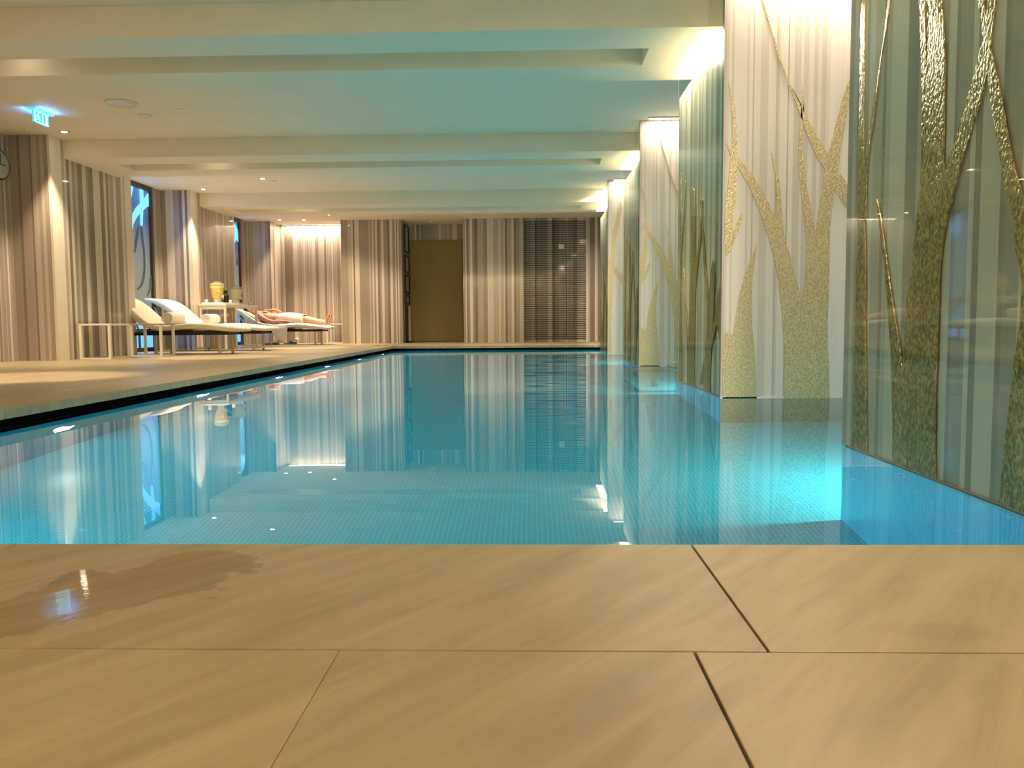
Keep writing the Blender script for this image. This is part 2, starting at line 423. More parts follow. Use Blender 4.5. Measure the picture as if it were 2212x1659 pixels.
# near deck rows
def row(y0, y1, joints, tints=None):
    for i in range(len(joints) - 1): slab(joints[i], joints[i + 1], y0, y1, tints[i] if tints else None)
row(.965, YN, [-6.2, -4.56, -3.35, -2.14, -.93, .28, 1.49, 2.45], [1, 1, 1, .98, .97, 1.06, 1.0])
row(.485, .965, [-6.2, -4.0, -2.8, -1.6, -.232, .192, 1.4, 2.45], [1, 1, 1, 1, .95, 1.05, 1.0, 1.0])
for k in range(8):
    y1 = .485 - .48 * k; row(max(y1 - .48, BACK - .1), y1, [-6.2 + 1.2 * i + (.6 if k % 2 else 0) for i in range(7)] + [2.45] if not k % 2 else [-6.2, -5.6, -4.4, -3.2, -2.0, -.8, .4, 1.6, 2.45])
# left deck: coping row then three rows
ys = [YN + 1.2 * i for i in range(14)] + [18.5]
for i in range(len(ys) - 1):
    slab(XL - .48, XL, ys[i], min(ys[i + 1], YF + .48) if ys[i] < YF else ys[i + 1])
    for j, (a, b) in enumerate([(-3.58, -2.98), (-4.18, -3.58), (-4.78, -4.18), (-5.38, -4.78), (-6.2, -5.38)]): slab(a, b, ys[i], ys[i + 1])
xs = [XL + 1.2 * i for i in range(5)] + [2.45]
for i in range(len(xs) - 1):
    slab(xs[i], xs[i + 1], YF, YF + .48)
    for k in range(5): slab(xs[i], xs[i + 1], YF + .48 + .6 * k, min(YF + 1.08 + .6 * k, 18.5))
floor = struct(fl, 'floor', stone)
sb = MB()
sb.box(-6.2, 2.45, BACK - .1, YN - .3, -.3, -.047); sb.box(-6.2, XL - .3, YN - .3, 18.5, -.3, -.047); sb.box(XL - .3, 2.45, YF + .3, 18.5, -.3, -.047)
struct(sb, 'floor_bed', grout)

# ------------------------------------------------------------------ pool
pb = MB(); pb.recalc = False
pb.quad((XL, YN, ZB), (XRW, YN, ZB), (XRW, YF, ZB), (XL, YF, ZB))
pb.quad((XL, YN, ZB), (XL, YF, ZB), (XL, YF, WL - .012), (XL, YN, WL - .012))
pb.quad((XL, YF, ZB), (XRW, YF, ZB), (XRW, YF, WL - .012), (XL, YF, WL - .012))
pb.quad((XRW, YF, ZB), (XRW, YN, ZB), (XRW, YN, 0), (XRW, YF, 0))
pb.quad((XRW, YN, ZB), (XL, YN, ZB), (XL, YN, WL - .012), (XRW, YN, WL - .012))
struct(pb, 'pool_basin', tile)
gb = MB(); gb.recalc = False        # overflow gutter
gd = .28
for (x0, x1, y0, y1) in [(XL - gd, XL, YN - gd, YF + gd), (XL, XRW, YF, YF + gd), (XL, XRW, YN - gd, YN)]:
    gb.quad((x0, y0, -.25), (x1, y0, -.25), (x1, y1, -.25), (x0, y1, -.25))
gb.quad((XL, YN, -.25), (XL, YF, -.25), (XL, YF, -.10), (XL, YN, -.10))
gb.quad((XL - gd, YN - gd, -.25), (XL - gd, YF + gd, -.25), (XL - gd, YF + gd, -.046), (XL - gd, YN - gd, -.046))
gb.quad((XL - gd, YF + gd, -.25), (XRW, YF + gd, -.25), (XRW, YF + gd, -.046), (XL - gd, YF + gd, -.046))
gb.quad((XL - gd, YN - gd, -.25), (XRW, YN - gd, -.25), (XRW, YN - gd, -.046), (XL - gd, YN - gd, -.046))
struct(gb, 'pool_gutter', black)
wt = MB(); wt.recalc = False
wt.quad((XL - gd, YN - gd, WL), (XR, YN - gd, WL), (XR, YF + gd, WL), (XL - gd, YF + gd, WL))
ye = [YN - gd] + [v for ab in PILLARS for v in ab] + [YF + gd]
for k in range(0, len(ye), 2): wt.quad((XR, ye[k], WL), (XRW, ye[k], WL), (XRW, ye[k + 1], WL), (XR, ye[k + 1], WL))
tag(wt.build('pool_water', waterm), 'still turquoise water filling the long swimming pool', 'water', kind='stuff')

# ------------------------------------------------------------------ ceiling and beams
cb = MB(); cb.box(-6.2, XRW + .1, BACK - .2, 18.6, MC, MC + .1)
struct(cb, 'ceiling', plaster)
TX0, TX1 = 1.16, 1.345            # light trough beside the pillars
for i, (a, b) in enumerate(BEAMS):
    m = MB()
    s0, s1, sx0, sx1 = a + .42, a + .82, -5.05, .86
    tn, tf = a + .07, b - .04
    m.box(-6.0, sx0, a, b, SC, MC - .001)
    m.box(sx0, sx1, a, s0, SC, MC - .001); m.box(sx0, sx1, s1, b, SC, MC - .001)
    m.box(sx1, TX0, a, b, SC, MC - .001)
    m.box(TX0, XRW, a, tn, SC, MC - .001); m.box(TX0, XRW, tf, b, SC, MC - .001); m.box(TX1, XRW, tn, tf, SC, MC - .001)
    struct(m, 'trim_%d' % (i + 1), plaster)

# ------------------------------------------------------------------ walls
def px_stripes(y, px0, lst, scale=4.424, ox=0, base=0):
    """stripe list along a wall at depth y from photo columns"""
    out = []
    for (a, b, c) in lst:
        A = on('y', y, ox + a / scale, 600).x - base; B = on('y', y, ox + b / scale, 600).x - base; out.append((A, B, c))
    return out
YE = 17.38
# far wall, block left of the door recess (front face)
e1 = px_stripes(YE, 0, [(1480, 1495, DK), (1495, 1560, MD), (1560, 1595, ML), (1595, 1610, LT), (1610, 1625, DK), (1625, 1668, LT), (1668, 1760, MD), (1760, 1775, ML), (1775, 1790, MD), (1790, 1805, LT),
     (1805, 1822, MD), (1822, 1842, LT), (1842, 1860, DK), (1860, 1878, MV), (1878, 1902, LT), (1902, 1935, MD), (1935, 1960, DK), (1960, 1985, LT), (1985, 2010, MD), (2010, 2022, LT), (2022, 2032, DK), (2032, 2045, LT), (2045, 2066, MD)], ox=400, base=-3.965)
e1 = [(max(a, 0), b, c) for a, b, c in e1]; e1[0] = (0, e1[0][1], e1[0][2]); e1[-1] = (e1[-1][0], 1.275, e1[-1][2])
e2 = px_stripes(YE, 0, [(700, 716, LT), (716, 730, MD), (730, 745, LT), (745, 757, DK), (757, 775, MD), (775, 800, (.74, .68, .55)), (800, 822, MV), (822, 850, DK), (850, 905, ML), (905, 942, MD), (942, 1000, LT), (1000, 1050, ML),
     (1050, 1066, LT), (1066, 1100, ML), (1100, 1110, LT), (1110, 1135, DK), (1135, 1148, ML), (1148, 1160, MD), (1160, 1176, ML), (1176, 1196, LT), (1196, 1216, DK), (1216, 1250, MD), (1250, 1287, ML),
     (1287, 1320, DK), (1320, 1360, MD), (1360, 1400, ML), (1400, 1420, DK), (1420, 1520, MD), (1520, 1560, LT), (1560, 1580, DK), (1580, 1625, MD), (1625, 1680, ML), (1680, 1710, LT), (1710, 1760, ML), (1760, 1800, MD), (1800, 1860, LT), (1860, 1886, ML),
     (1886, 1902, LT), (1902, 1922, ML), (1922, 1968, DK), (1968, 1996, LT), (1996, 2014, DK), (2014, 2300, ML), (2300, 2700, LT)], ox=840, base=-1.405)
e2[0] = (0, e2[0][1], e2[0][2]); e2[-1] = (e2[-1][0], XRW + 1.405, e2[-1][2])
YD = 18.32
wall('wall_far', [(XP, 18.13), (-3.965, 18.13), (-3.965, YE), (-2.69, YE), (-2.69, YD), (-1.405, YD), (-1.405, YE), (XRW, YE)], 0, MC, 5, {2: e1, 6: e2})
VL = (.80, .70, .56)
def crop_stripes(axis, val, lst, u0, um):
    out = []
    for a, b, c in lst:
        A = on(axis, val, a / 2.743, 501); B = on(axis, val, b / 2.743, 501)
        out.append((A.x - u0, B.x - u0, c) if axis == 'y' else (A.y - u0, B.y - u0, c))
    out[0] = (0, out[0][1], out[0][2]); out[-1] = (out[-1][0], um, out[-1][2]); return out
pf1 = crop_stripes('y', 9.43, [(0, 18, LT), (18, 38, ML), (38, 44, MD), (44, 60, LT), (60, 75, ML), (75, 122, MD), (122, 138, DK), (138, 195, MV), (195, 205, DK), (205, 238, ML), (238, 256, MV), (256, 276, ML), (276, 300, MD), (300, 316, LT)], XW, .5)
ps1 = crop_stripes('x', XP, [(316, 380, VL), (380, 394, ML), (394, 408, LT), (408, 424, DK), (424, 440, LT), (440, 456, MD), (456, 472, ML), (472, 500, DK), (500, 522, LT), (522, 534, MD), (534, 562, DK), (562, 602, LT), (602, 624, DK), (624, 638, LT), (638, 650, DK), (650, 664, ML), (664, 680, MV),
      (680, 696, LT), (696, 724, MD), (724, 740, LT), (740, 748, ML), (748, 780, VL)], 9.43, 1.92)
pf2 = crop_stripes('y', 13.36, [(940, 985, MD), (985, 1030, LT), (1030, 1066, MV), (1066, 1084, DK), (1084, 1100, LT), (1100, 1114, DK), (1114, 1134, LT)], XW, .5)
yv = on('x', XP, 1170 / 2.743, 501).y - 13.36
wall('wall_left', [(XW, BACK), (XW, 5.3), (XP, 5.3), (XP, 7.2), (XW, 7.2), (XW, 9.43), (XP, 9.43), (XP, 11.35), (XW, 11.35), (XW, 11.42)], 0, MC, 9, {5: pf1, 6: ps1})
wall('wall_left.001', [(XW, 13.08), (XW, 13.36), (XP, 13.36), (XP, 15.3), (XW, 15.3), (XW, 15.4)], 0, MC, 11, {1: pf2, 2: [(0, yv, VL)] + rnd_stripes(yv, 1.94, 77)})
wall('wall_left.002', [(XW, 17.07), (XW, 17.43), (XP, 17.43), (XP, 18.13)], 0, MC, 12)
wall('wall_right', [(XRW, BACK), (XRW, YE)], -.05, MC, 21)
bw = MB(); bw.box(XW, XRW, BACK - .1, BACK, 0, MC); struct(bw, 'wall_back', plaster)

# ------------------------------------------------------------------ backlit windows
winglow = bpy.data.materials.new('backlit_blue_pane'); winglow.use_nodes = True
def wg(m):
    p = P(m); tc = N(m, 'ShaderNodeTexCoord'); sp = N(m, 'ShaderNodeSeparateXYZ'); L(m, tc.outputs['Object'], sp.inputs[0])
    mp = N(m, 'ShaderNodeMapping'); mp.inputs['Scale'].default_value = (1, 3.0, .8); L(m, tc.outputs['Object'], mp.inputs[0])
    nz = N(m, 'ShaderNodeTexNoise'); nz.inputs['Scale'].default_value = 1.2; nz.inputs['Detail'].default_value = 2; L(m, mp.outputs[0], nz.inputs['Vector'])
    ad = N(m, 'ShaderNodeMath', operation='MULTIPLY_ADD'); ad.inputs[1].default_value = .9; L(m, nz.outputs['Fac'], ad.inputs[0]); L(m, sp.outputs['Z'], ad.inputs[2])
    mr = N(m, 'ShaderNodeMapRange'); mr.inputs[1].default_value = .4; mr.inputs[2].default_value = 2.9; L(m, ad.outputs[0], mr.inputs[0])
    r = N(m, 'ShaderNodeValToRGB'); e = r.color_ramp.elements
    e[0].position = 0; e[0].color = (.10, .36, 1, 1); e[1].position = 1; e[1].color = (.035, .11, .24, 1)
    for ps, c in [(.14, (.10, .40, .9)), (.22, (.06, .20, .28)), (.34, (.10, .115, .09)), (.55, (.12, .125, .105)), (.72, (.09, .10, .12)), (.88, (.02, .06, .15))]:
        x = e.new(ps); x.color = (*c, 1)
    L(m, mr.outputs[0], r.inputs[0]); L(m, r.outputs[0], p.inputs['Emission Color']); p.inputs['Emission Strength'].default_value = 1.35
    p.inputs['Base Color'].default_value = (.05, .06, .07, 1); p.inputs['Roughness'].default_value = .15
wg(winglow)
brglow = mat('backlit_pale_branch', (.1, .2, .3), .3, emis=(.12, .42, .95), es=1.5)
brdark = mat('shaded_branch', (.03, .04, .04), .4, emis=(.05, .07, .07), es=.6)
def window(name, y0, y1, design):
    zt = 2.50
    fr = MB(); xb = XW - .04
    fr.box(XW - .2, XW + .004, y0, y1, zt, MC); fr.box(XW - .2, XW + .004, y0, y0 + .03, 0, zt); fr.box(XW - .2, XW + .004, y1 - .07, y1, 0, zt)
    fr.box(XW - .2, XW + .004, y0 + .05, y1 - .05, 0, .06)
    for z in (.30,): fr.box(XW - .06, XW - .01, y0 + .05, y1 - .05, z, z + .05)
    for yy in (y0 + .55, y0 + 1.1): fr.box(XW - .06, XW - .02, yy, yy + .035, .06, .30)
    f = tag(fr.build(name, frameb), kind='structure')
    pn = MB(); pn.box(xb - .02, xb, y0 + .01, y1 - .02, .0, zt + .03)
    a = pn.build('pane', winglow); a.parent = f
    for k, (pts, mm, t) in enumerate(design):
        b = MB(); b.poly([(xb + .002 + .002 * k, y, z) for (y, z) in pts], (t, 0, 0)); c = b.build('branch', mm); c.parent = f
    return f
def wz(px, py): p = on('x', XW - .03, px, py); return (p.y, p.z)
def WC(l): return [wz(270 + a / 4.486, 390 + b / 4.486) for a, b in l]
design1 = [
    (WC([(60, 50), (80, 60), (62, 160), (50, 260), (58, 400), (60, 500), (40, 480), (22, 300), (14, 120), (30, 60)]), brglow, .01),
    (WC([(60, 400), (75, 320), (110, 260), (160, 205), (205, 150), (235, 100), (245, 240), (205, 262), (150, 310), (110, 360), (80, 420), (66, 500), (52, 560), (48, 500)]), brglow, .012),
    (WC([(140, 80), (172, 95), (178, 200), (170, 330), (166, 440), (152, 430), (148, 300), (146, 190)]), brglow, .014),
    (WC([(150, 450), (162, 450), (172, 540), (190, 690), (196, 850), (185, 960), (160, 1030), (120, 1060), (118, 1045), (150, 1010), (172, 940), (182, 850), (178, 700), (160, 560)]), brdark, .01),
    (WC([(100, 560), (112, 480), (130, 430), (128, 520), (112, 610), (98, 700), (88, 700)]), brdark, .01),
    (WC([(240, 940), (255, 930), (262, 1030), (235, 1080), (215, 1120), (212, 1105), (236, 1040)]), brdark, .01),
]
window('window_1', 11.42, 13.08, design1)
def W2(l): return [wz(480 + a / 15.8, 460 + b / 15.8) for a, b in l]
design2 = [(W2([(300, 300), (380, 330), (470, 420), (520, 560), (560, 820), (560, 1000), (480, 900), (400, 1100), (340, 900), (310, 600)]), brglow, .01),
           (W2([(560, 1400), (600, 1420), (600, 1700), (500, 1800), (480, 1700), (530, 1500)]), brdark, .01)]
window('window_2', 15.4, 17.07, design2)
area('window_glow', (XW + .02, 12.25, 1.2), 1.4, 5, (.25, .5, 1), (1, 0, 0), 2.2)
area('window_glow', (XW + .02, 16.2, 1.2), 1.4, 5, (.25, .5, 1), (1, 0, 0), 2.2)

# door in the recess
d = MB(); d.box(-2.655, -1.50, YD - .05, YD - .005, .015, 2.225, bev=.004)
dr = tag(d.build('door_1', olive), kind='structure')

# ------------------------------------------------------------------ pillars
def P1(l): return [(1820 + a / 2.962, b / 2.962) for a, b in l]
def P1b(l): return [(1820 + a / 2.513, 520 + b / 2.513) for a, b in l]
def P2(l): return [(1460 + a / 1.8433, b / 1.8433) for a, b in l]
side_polys = []        # (y relative to the pillar's far end, z)
def addside(pts, far=3.18, x=1.205):
    r = []
    for (a, b) in pts:
        p = on('x', x, a, b); r.append((p.y - far, p.z))
    side_polys.append(r)
addside(P1([(118, -60), (140, -60), (140, 0), (130, 1100), (145, 1659)]) + P1b([(120, 450), (125, 700), (128, 1250)]) + P1b([(48, 1200), (60, 750), (68, 450), (75, 100)]) + P1([(92, 1659), (100, 1100), (108, 400)]))
addside(P1([(290, -40), (305, -40), (303, 0), (290, 120), (255, 330), (225, 560), (190, 830), (165, 1000), (152, 1130), (150, 1400), (128, 1400), (130, 1090), (165, 880), (205, 600), (262, 250), (288, 0)]))
# main trunk with its fork and the thin left shoot
addside(P1([(218, 1270), (245, 1400), (275, 1620)]) + P1b([(255, 230), (300, 520), (326, 700), (345, 350), (375, 120), (388, 0)]) + P1([(450, 1659), (480, 1350), (500, 1150), (510, 700), (500, 300), (490, 0), (488, -60),
        (520, -60), (530, 200), (540, 490), (545, 300), (540, 0), (540, -60), (625, -60), (632, 40), (645, 150), (655, 400), (650, 700), (645, 1000), (648, 1110), (700, 950), (770, 730), (850, 450), (890, 280), (895, 200), (882, 100), (868, 0), (866, -40), (900, -40), (908, 60), (914, 105),
        (930, 60), (938, 0), (940, -60), (985, -60), (983, 0), (965, 150), (948, 300), (940, 400), (924, 452), (900, 600), (820, 850), (760, 1050), (700, 1280), (660, 1450), (630, 1600)]) + P1b([(545, 0), (528, 150), (520, 400), (505, 800), (500, 1150), (505, 1400), (272, 1400), (272, 1210), (270, 900), (262, 600), (245, 380), (232, 160), (215, 30)]) + P1([(235, 1450)]))
# right leg running into the nearest trunk
addside(P1([(915, 440), (935, 330), (950, 310), (975, 420), (1020, 640), (1060, 880), (1100, 1080), (1161, 1280), (1230, 1560)]) + P1b([(1100, 300), (1100, 1800), (838, 1800), (848, 1500), (860, 1350), (875, 1150), (905, 900), (935, 650), (965, 450), (975, 250), (965, 150), (940, 40)]) +
        P1([(1125, 1659), (1090, 1400), (1045, 1220), (1000, 950), (945, 620), (926, 470)]))
# the nearest trees of the side face, seen only on the second pillar
addside([(1558, 600), (1545, 680), (1530, 740), (1518, 790), (1512, 830), (1522, 830), (1533, 770), (1548, 700), (1553, 720), (1556, 780), (1559, 830), (1560, 600), (1560, 520)], far=6.84)
addside([(1536, 585), (1541, 560), (1544, 600), (1540, 700), (1530, 860), (1522, 860), (1530, 700)], far=6.84)
front_polys = []       # (x relative to the glass face, z)
def addfront(pts, y=5.237):
    front_polys.append([(on('y', y, a, b).x, on('y', y, a, b).z) for a, b in pts])
addfront(P2([(184, 1700), (186, 1340), (200, 1318), (225, 1335), (250, 1180), (275, 1090), (300, 1030), (322, 975), (316, 1030), (305, 1100), (302, 1200), (303, 1300), (315, 1430), (318, 1500), (322, 1600), (322, 1700)]))
addfront(P2([(208, 325), (222, 370), (235, 430), (241, 500), (243, 620), (242, 700), (238, 800), (230, 860), (222, 920), (245, 880), (262, 850), (263, 872), (245, 930), (228, 970), (215, 1000), (196, 1020), (194, 880), (205, 760), (215, 640), (224, 560), (226, 480), (220, 420)]))
addfront(P2([(200, 570), (220, 598), (245, 625), (300, 690), (350, 770), (398, 872), (401, 800), (396, 700), (376, 600), (395, 650), (410, 720), (420, 830), (427, 900), (435, 970), (450, 1000), (475, 1100), (497, 1190), (508, 1150), (516, 1080), (519, 950), (512, 880), (500, 790), (489, 680), (487, 600), (491, 510), (499, 420),
        (502, 330), (507, 400), (503, 480), (503, 560), (506, 640), (520, 750), (545, 870), (553, 940), (562, 870), (575, 800), (586, 720), (592, 675), (560, 625), (530, 560), (480, 420), (440, 320), (400, 210), (372, 100), (335, -20), (345, -20), (375, 90), (405, 200), (450, 330), (510, 450), (560, 540), (605, 618),
        (625, 540), (650, 440), (680, 340), (712, 270), (760, 180), (760, 230), (705, 355), (680, 450), (655, 590), (645, 680), (695, 755), (760, 850), (760, 940), (690, 850), (632, 760), (624, 820), (612, 900), (610, 1050), (607, 1200), (603, 1300), (604, 1380), (608, 1450), (609, 1700), (430, 1700), (432, 1500), (430, 1380), (422, 1250), (402, 1080), (372, 960), (335, 850), (290, 740), (240, 655), (212, 610)]))
front_alt = [[(1310, 790), (1311, 640), (1306, 560), (1313, 575), (1318, 560), (1324, 500), (1342, 430), (1344, 450), (1332, 510), (1326, 570), (1347, 598), (1360, 615), (1360, 640), (1347, 618), (1325, 590), (1323, 640), (1319, 700), (1322, 790)]]
FS = [(183, 195, MD), (195, 205, ML), (205, 216, LT), (216, 226, ML), (226, 278, LT), (278, 285, ML), (285, 300, LT), (300, 306, MD), (306, 330, LT), (330, 362, ML), (362, 392, LT), (392, 400, MD), (400, 408, ML), (408, 438, LT), (438, 443, DK), (443, 462, LT),
      (462, 490, ML), (490, 500, LT), (500, 520, ML), (520, 540, LT), (540, 556, ML), (556, 570, LT), (570, 590, ML), (590, 604, (.62, .54, .45)), (604, 760, (.74, .67, .58)), (760, 800, ML), (800, 900, LT), (900, 1000, MD)]
BS = [(183, 216, ML), (315, 330, ML), (330, 352, MD), (352, 380, (.72, .66, .55)), (380, 397, DK), (397, 410, LT), (410, 430, MD)]
def pale(c, k=.38): return tuple((1 - k) * a + k * b for a, b in zip(c, (.74, .67, .58)))
fstr = []
for a, b, c in FS:
    x0 = on('y', 5.237, 1460 + a / 1.8433, 450).x; x1 = on('y', 5.237, 1460 + b / 1.8433, 450).x; fstr.append((x0 - XR, x1 - XR, pale(c)))
fstr[0] = (0, fstr[0][1], fstr[0][2]); fstr = [(a, min(b, XRW - XR), c) for a, b, c in fstr if a < XRW - XR]; fstr[-1] = (fstr[-1][0], XRW - XR, fstr[-1][2])
SS = [(1826, 1836, DK), (1836, 1844, ML), (1844, 1852, DK), (1852, 1862, LT), (1862, 1868, MD), (1868, 1880, LT), (1880, 1898, ML), (1898, 1905, DK), (1905, 1915, ML), (1915, 1949, LT), (1949, 1973, DK), (1973, 1990, ML), (1990, 2035, MD), (2035, 2051, LT), (2051, 2059, DK), (2059, 2087, MD), (2087, 2098, LT),
      (2098, 2112, DK), (2112, 2154, LT), (2154, 2166, DK), (2166, 2200, MD), (2200, 2240, LT), (2240, 2270, MD), (2270, 2330, LT), (2330, 2400, DK), (2400, 2480, LT), (2480, 2600, MD)]
sstr = []
for a, b, c in SS:
    y0 = on('x', 1.212, a, 600).y - 3.18; y1 = on('x', 1.212, b, 600).y - 3.18; sstr.append((y1, y0, pale(c, .22)))
sstr.sort(); 
WHERE = ['nearest glass clad pillar at the right edge, gold trees on dark shiny stripes', 'second pillar from the camera, pale front panel with forked gold branches under a bright ceiling',
         'third pillar back, with the low light bar at its foot and gold branches on its front', 'farthest slim glass clad pillar beside the slatted screen']
COVE = ['light trough above the nearest pillar, out of view over the top right corner', 'large glowing light trough beside the second pillar, nearest one in view', 'middle glowing light trough beside the third pillar', 'farthest small glowing light trough beside the last pillar']
for i, (a, b) in enumerate(PILLARS):
    t = thing('glass_clad_pillar', (XR + .3, (a + b) / 2, ZB), WHERE[i], 'pillar', 'pillars along the right side of the pool')
    ct = 2.20                                              # the side core stops below the light trough
    core = MB(); core.recalc = False
    st = [(max(y0, -(b - a - .06)), y1, c) for (y0, y1, c) in sstr if y1 > -(b - a - .06)]
    for (y0, y1, c) in st: core.quad((XR + .022, b + y0, WL - .03), (XR + .022, b + y1, WL - .03), (XR + .022, b + y1, ct), (XR + .022, b + y0, ct), c)
    ymin, ymax = b + min(s[0] for s in st), b + max(s[1] for s in st)
    core.quad((XR + .022, ymin, ct), (XR + .2, ymin, ct), (XR + .2, ymax, ct), (XR + .022, ymax, ct), LT)
    strip_face(core, (XR + .022, ymax), (XRW, ymax), WL - .03, ct, None, 70 + i, True)
    strip_face(core, (TX1 + .02, ymax), (TX1 + .02, a + .05), ct, SC, None, 71 + i, True)
    part(core, 'striped_side', panelm, t)
    fp = MB(); fp.recalc = False
    strip_face(fp, (XR, a), (XRW, a), WL - .03, MC, fstr)
    strip_face(fp, (XR, a + .05), (XRW, a + .05), WL - .03, MC, fstr)
    fp.quad((XR, a, WL - .03), (XR, a + .05, WL - .03), (XR, a + .05, MC), (XR, a, MC), (.25, .24, .18))
    part(fp, 'striped_front', panelm, t)
    sp = MB()
    for k, pl in enumerate(side_polys if i else side_polys[:-2]):
        pts = [(XR + .022 - .003 - .0006 * k, b + max(y, -(b - a - .07)), max(z, WL - .03)) for (y, z) in pl]
        pts = [(x, y, min(z, ct)) for (x, y, z) in pts]
        sp.poly(pts, (-.004, 0, 0))
    part(sp, 'gold_tree_relief', gold, t, 'gold trees on the side facing the pool')
    sp = MB(); polys = front_polys
    if i == 3: polys = [[(on('y', a, px, py).x, on('y', a, px, py).z) for px, py in pl] for pl in front_alt]
    if i > 0:
        for k, pl in enumerate(polys):
            sp.poly([(max(XR + .004, x), a - .002 - .0008 * k, min(max(z, WL - .03), MC - .002)) for (x, z) in pl], (0, -.004, 0))
        part(sp, 'gold_tree_relief', goldf, t, 'gold trees on the side facing the camera')
    gp = MB(); gp.box(XR, XR + .008, a + .001 if i else a, b, WL - .02, MC - .002)
    part(gp, 'glass_pane', glass, t)
    gp = MB(); gp.box(XR + .0085, XR + .0215, a + .051, b - .001, WL - .0055, WL + .004); part(gp, 'gap_cap', frameb, t)  # dark cap added to cover the brightly lit gap on the plinth top
    pl = MB(); pl.box(XR, XRW - .002, a + .002, b, ZB + .001, WL - .006)
    part(pl, 'mosaic_plinth', tileb, t)
    pl = MB(); pl.box(XR + .001, XRW - .003, a - .004, a + .0015, ZB + .001, WL - .004); part(pl, 'shaded_plinth_front', tile_shade, t)  # thin sheet with the front's shade put into its colour
    # cove light
    tn, tf = BEAMS[i][0] + .07, BEAMS[i][1] - .04
    c = thing('cove_light', ((TX0 + TX1) / 2, (tn + tf) / 2, SC), COVE[i], 'ceiling light', 'light troughs beside the pillars')
    hb = MB(); hb.recalc = False
    hb.box(TX0 + .001, TX0 + .004, tn + .001, tf - .001, SC + .002, MC - .003); hb.box(TX1 - .004, TX1 - .001, tn + .001, tf - .001, SC + .002, MC - .003)
    part(hb, 'reflector', white, c)
    lb = MB(); lb.box(TX0 + .03, TX1 - .03, tn + .03, tf - .03, MC - .02, MC - .005); part(lb, 'light_strip', led, c)
# metal edging along the waterline of the front panels
    eb = MB(); eb.box(XR - .002, XRW - .01, a - .006, a + .001, WL - .003, WL + .006); part(eb, 'waterline_edging', white, t)

# ceiling strip lights washing the pillar fronts
for i, (a, b) in enumerate(PILLARS[1:]):
    t = thing('ceiling_strip_light', (1.85, a - .11, MC), ['strip light above the front of the second pillar', 'strip light above the front of the third pillar', 'strip light above the front of the farthest pillar'][i], 'ceiling light', 'strip lights washing the pillar fronts')
    m = MB(); m.box(1.26, 2.44, a - .15, a - .07, MC - .012, MC - .001); part(m, 'housing', white, t)
    m = MB(); m.box(1.28, 2.42, a - .135, a - .085, MC - .018, MC - .0125); part(m, 'lens', leds, t)
t = thing('ceiling_strip_light', (-1.8, BACK + .35, MC), 'added long fill strip light over the rear wall behind the camera', 'ceiling light')
m = MB(); m.box(-5.7, 2.1, BACK + .29, BACK + .41, MC - .012, MC - .001); part(m, 'housing', white, t)
t = thing('ceiling_strip_light', (-4.7, 18.04, MC), 'strip light washing the striped back wall beyond the loungers', 'ceiling light')
m = MB(); m.box(-5.4, -4.0, 18.0, 18.08, MC - .012, MC - .001); part(m, 'housing', white, t)
m = MB(); m.box(-5.38, -4.02, 18.02, 18.06, MC - .016, MC - .0125); part(m, 'lens', leds, t)

# ------------------------------------------------------------------ pool lamps (real discs under the water)
PLN = ['nearest to the camera', 'second from the camera', 'third from the camera', 'fourth from the camera', 'fifth from the camera', 'farthest']
vis = LAMPY[1:]
lamp0 = None
for k, y in enumerate(vis):
    lab = 'round white underwater lamp in the left pool wall, ' + PLN[k]
    if lamp0 is None:
        t = thing('pool_lamp', (XL, y, -.60), lab, 'pool light', 'round underwater lamps in the left pool wall'); lamp0 = t
        m = MB(); m.lathe([(.085, 0), (.085, .006), (.072, .010)], (XL, y, -.60), 28, axis='x'); part(m, 'rim', steel, t)
        m = MB(); m.lathe([(.070, .0102), (.068, .014), (.03, .016)], (XL, y, -.60), 28, axis='x'); part(m, 'lens', poollamp, t)
    else:
        r = lamp0.copy(); C.objects.link(r); r.location = (XL, y, -.60); r['label'] = lab; r['_at'] = (XL, y, -.60); ROOTS.append(r)
        for ch in lamp0.children:
            c2 = ch.copy(); C.objects.link(c2); c2.parent = r

# underwater platform with steel posts in the second niche, light bar above it
t = thing('underwater_bench', (1.7, 8.0, ZB), 'low mosaic platform under the water between the second and third pillars', 'pool bench')
m = MB(); m.box(.93, XRW - .01, 7.0, 9.17, ZB + .001, ZB + .14, bev=.006); part(m, 'platform', tile, t)
for j, (x, y) in enumerate([(1.10, 7.4), (1.10, 8.75)]):
    t = thing('steel_jet_post', (x, y, ZB + .14), ['steel jet post standing in the water, nearer of the two', 'steel jet post standing in the water, farther of the two'][j], 'pool jet', 'steel posts on the underwater platform')
    m = MB(); m.tube([(x, y, ZB + .14), (x, y, WL - .10)], .035, 16); part(m, 'post', steel, t)
    m = MB(); m.lathe([(.055, 0), (.06, .008), (.055, .02), (.02, .024)], (x, y, WL - .10), 20); part(m, 'cap', steel, t)
m = MB(); a = PILLARS[2][0]
m.tube([(1.50, a - .02, WL + .012), (1.60, a - .12, WL + .05), (1.72, a - .2, WL + .12)], .012)
tag(m.build('handrail', white, origin=(1.6, a - .1, WL)), 'short pale handrail slanting out of the water at the foot of the third pillar', 'handrail')

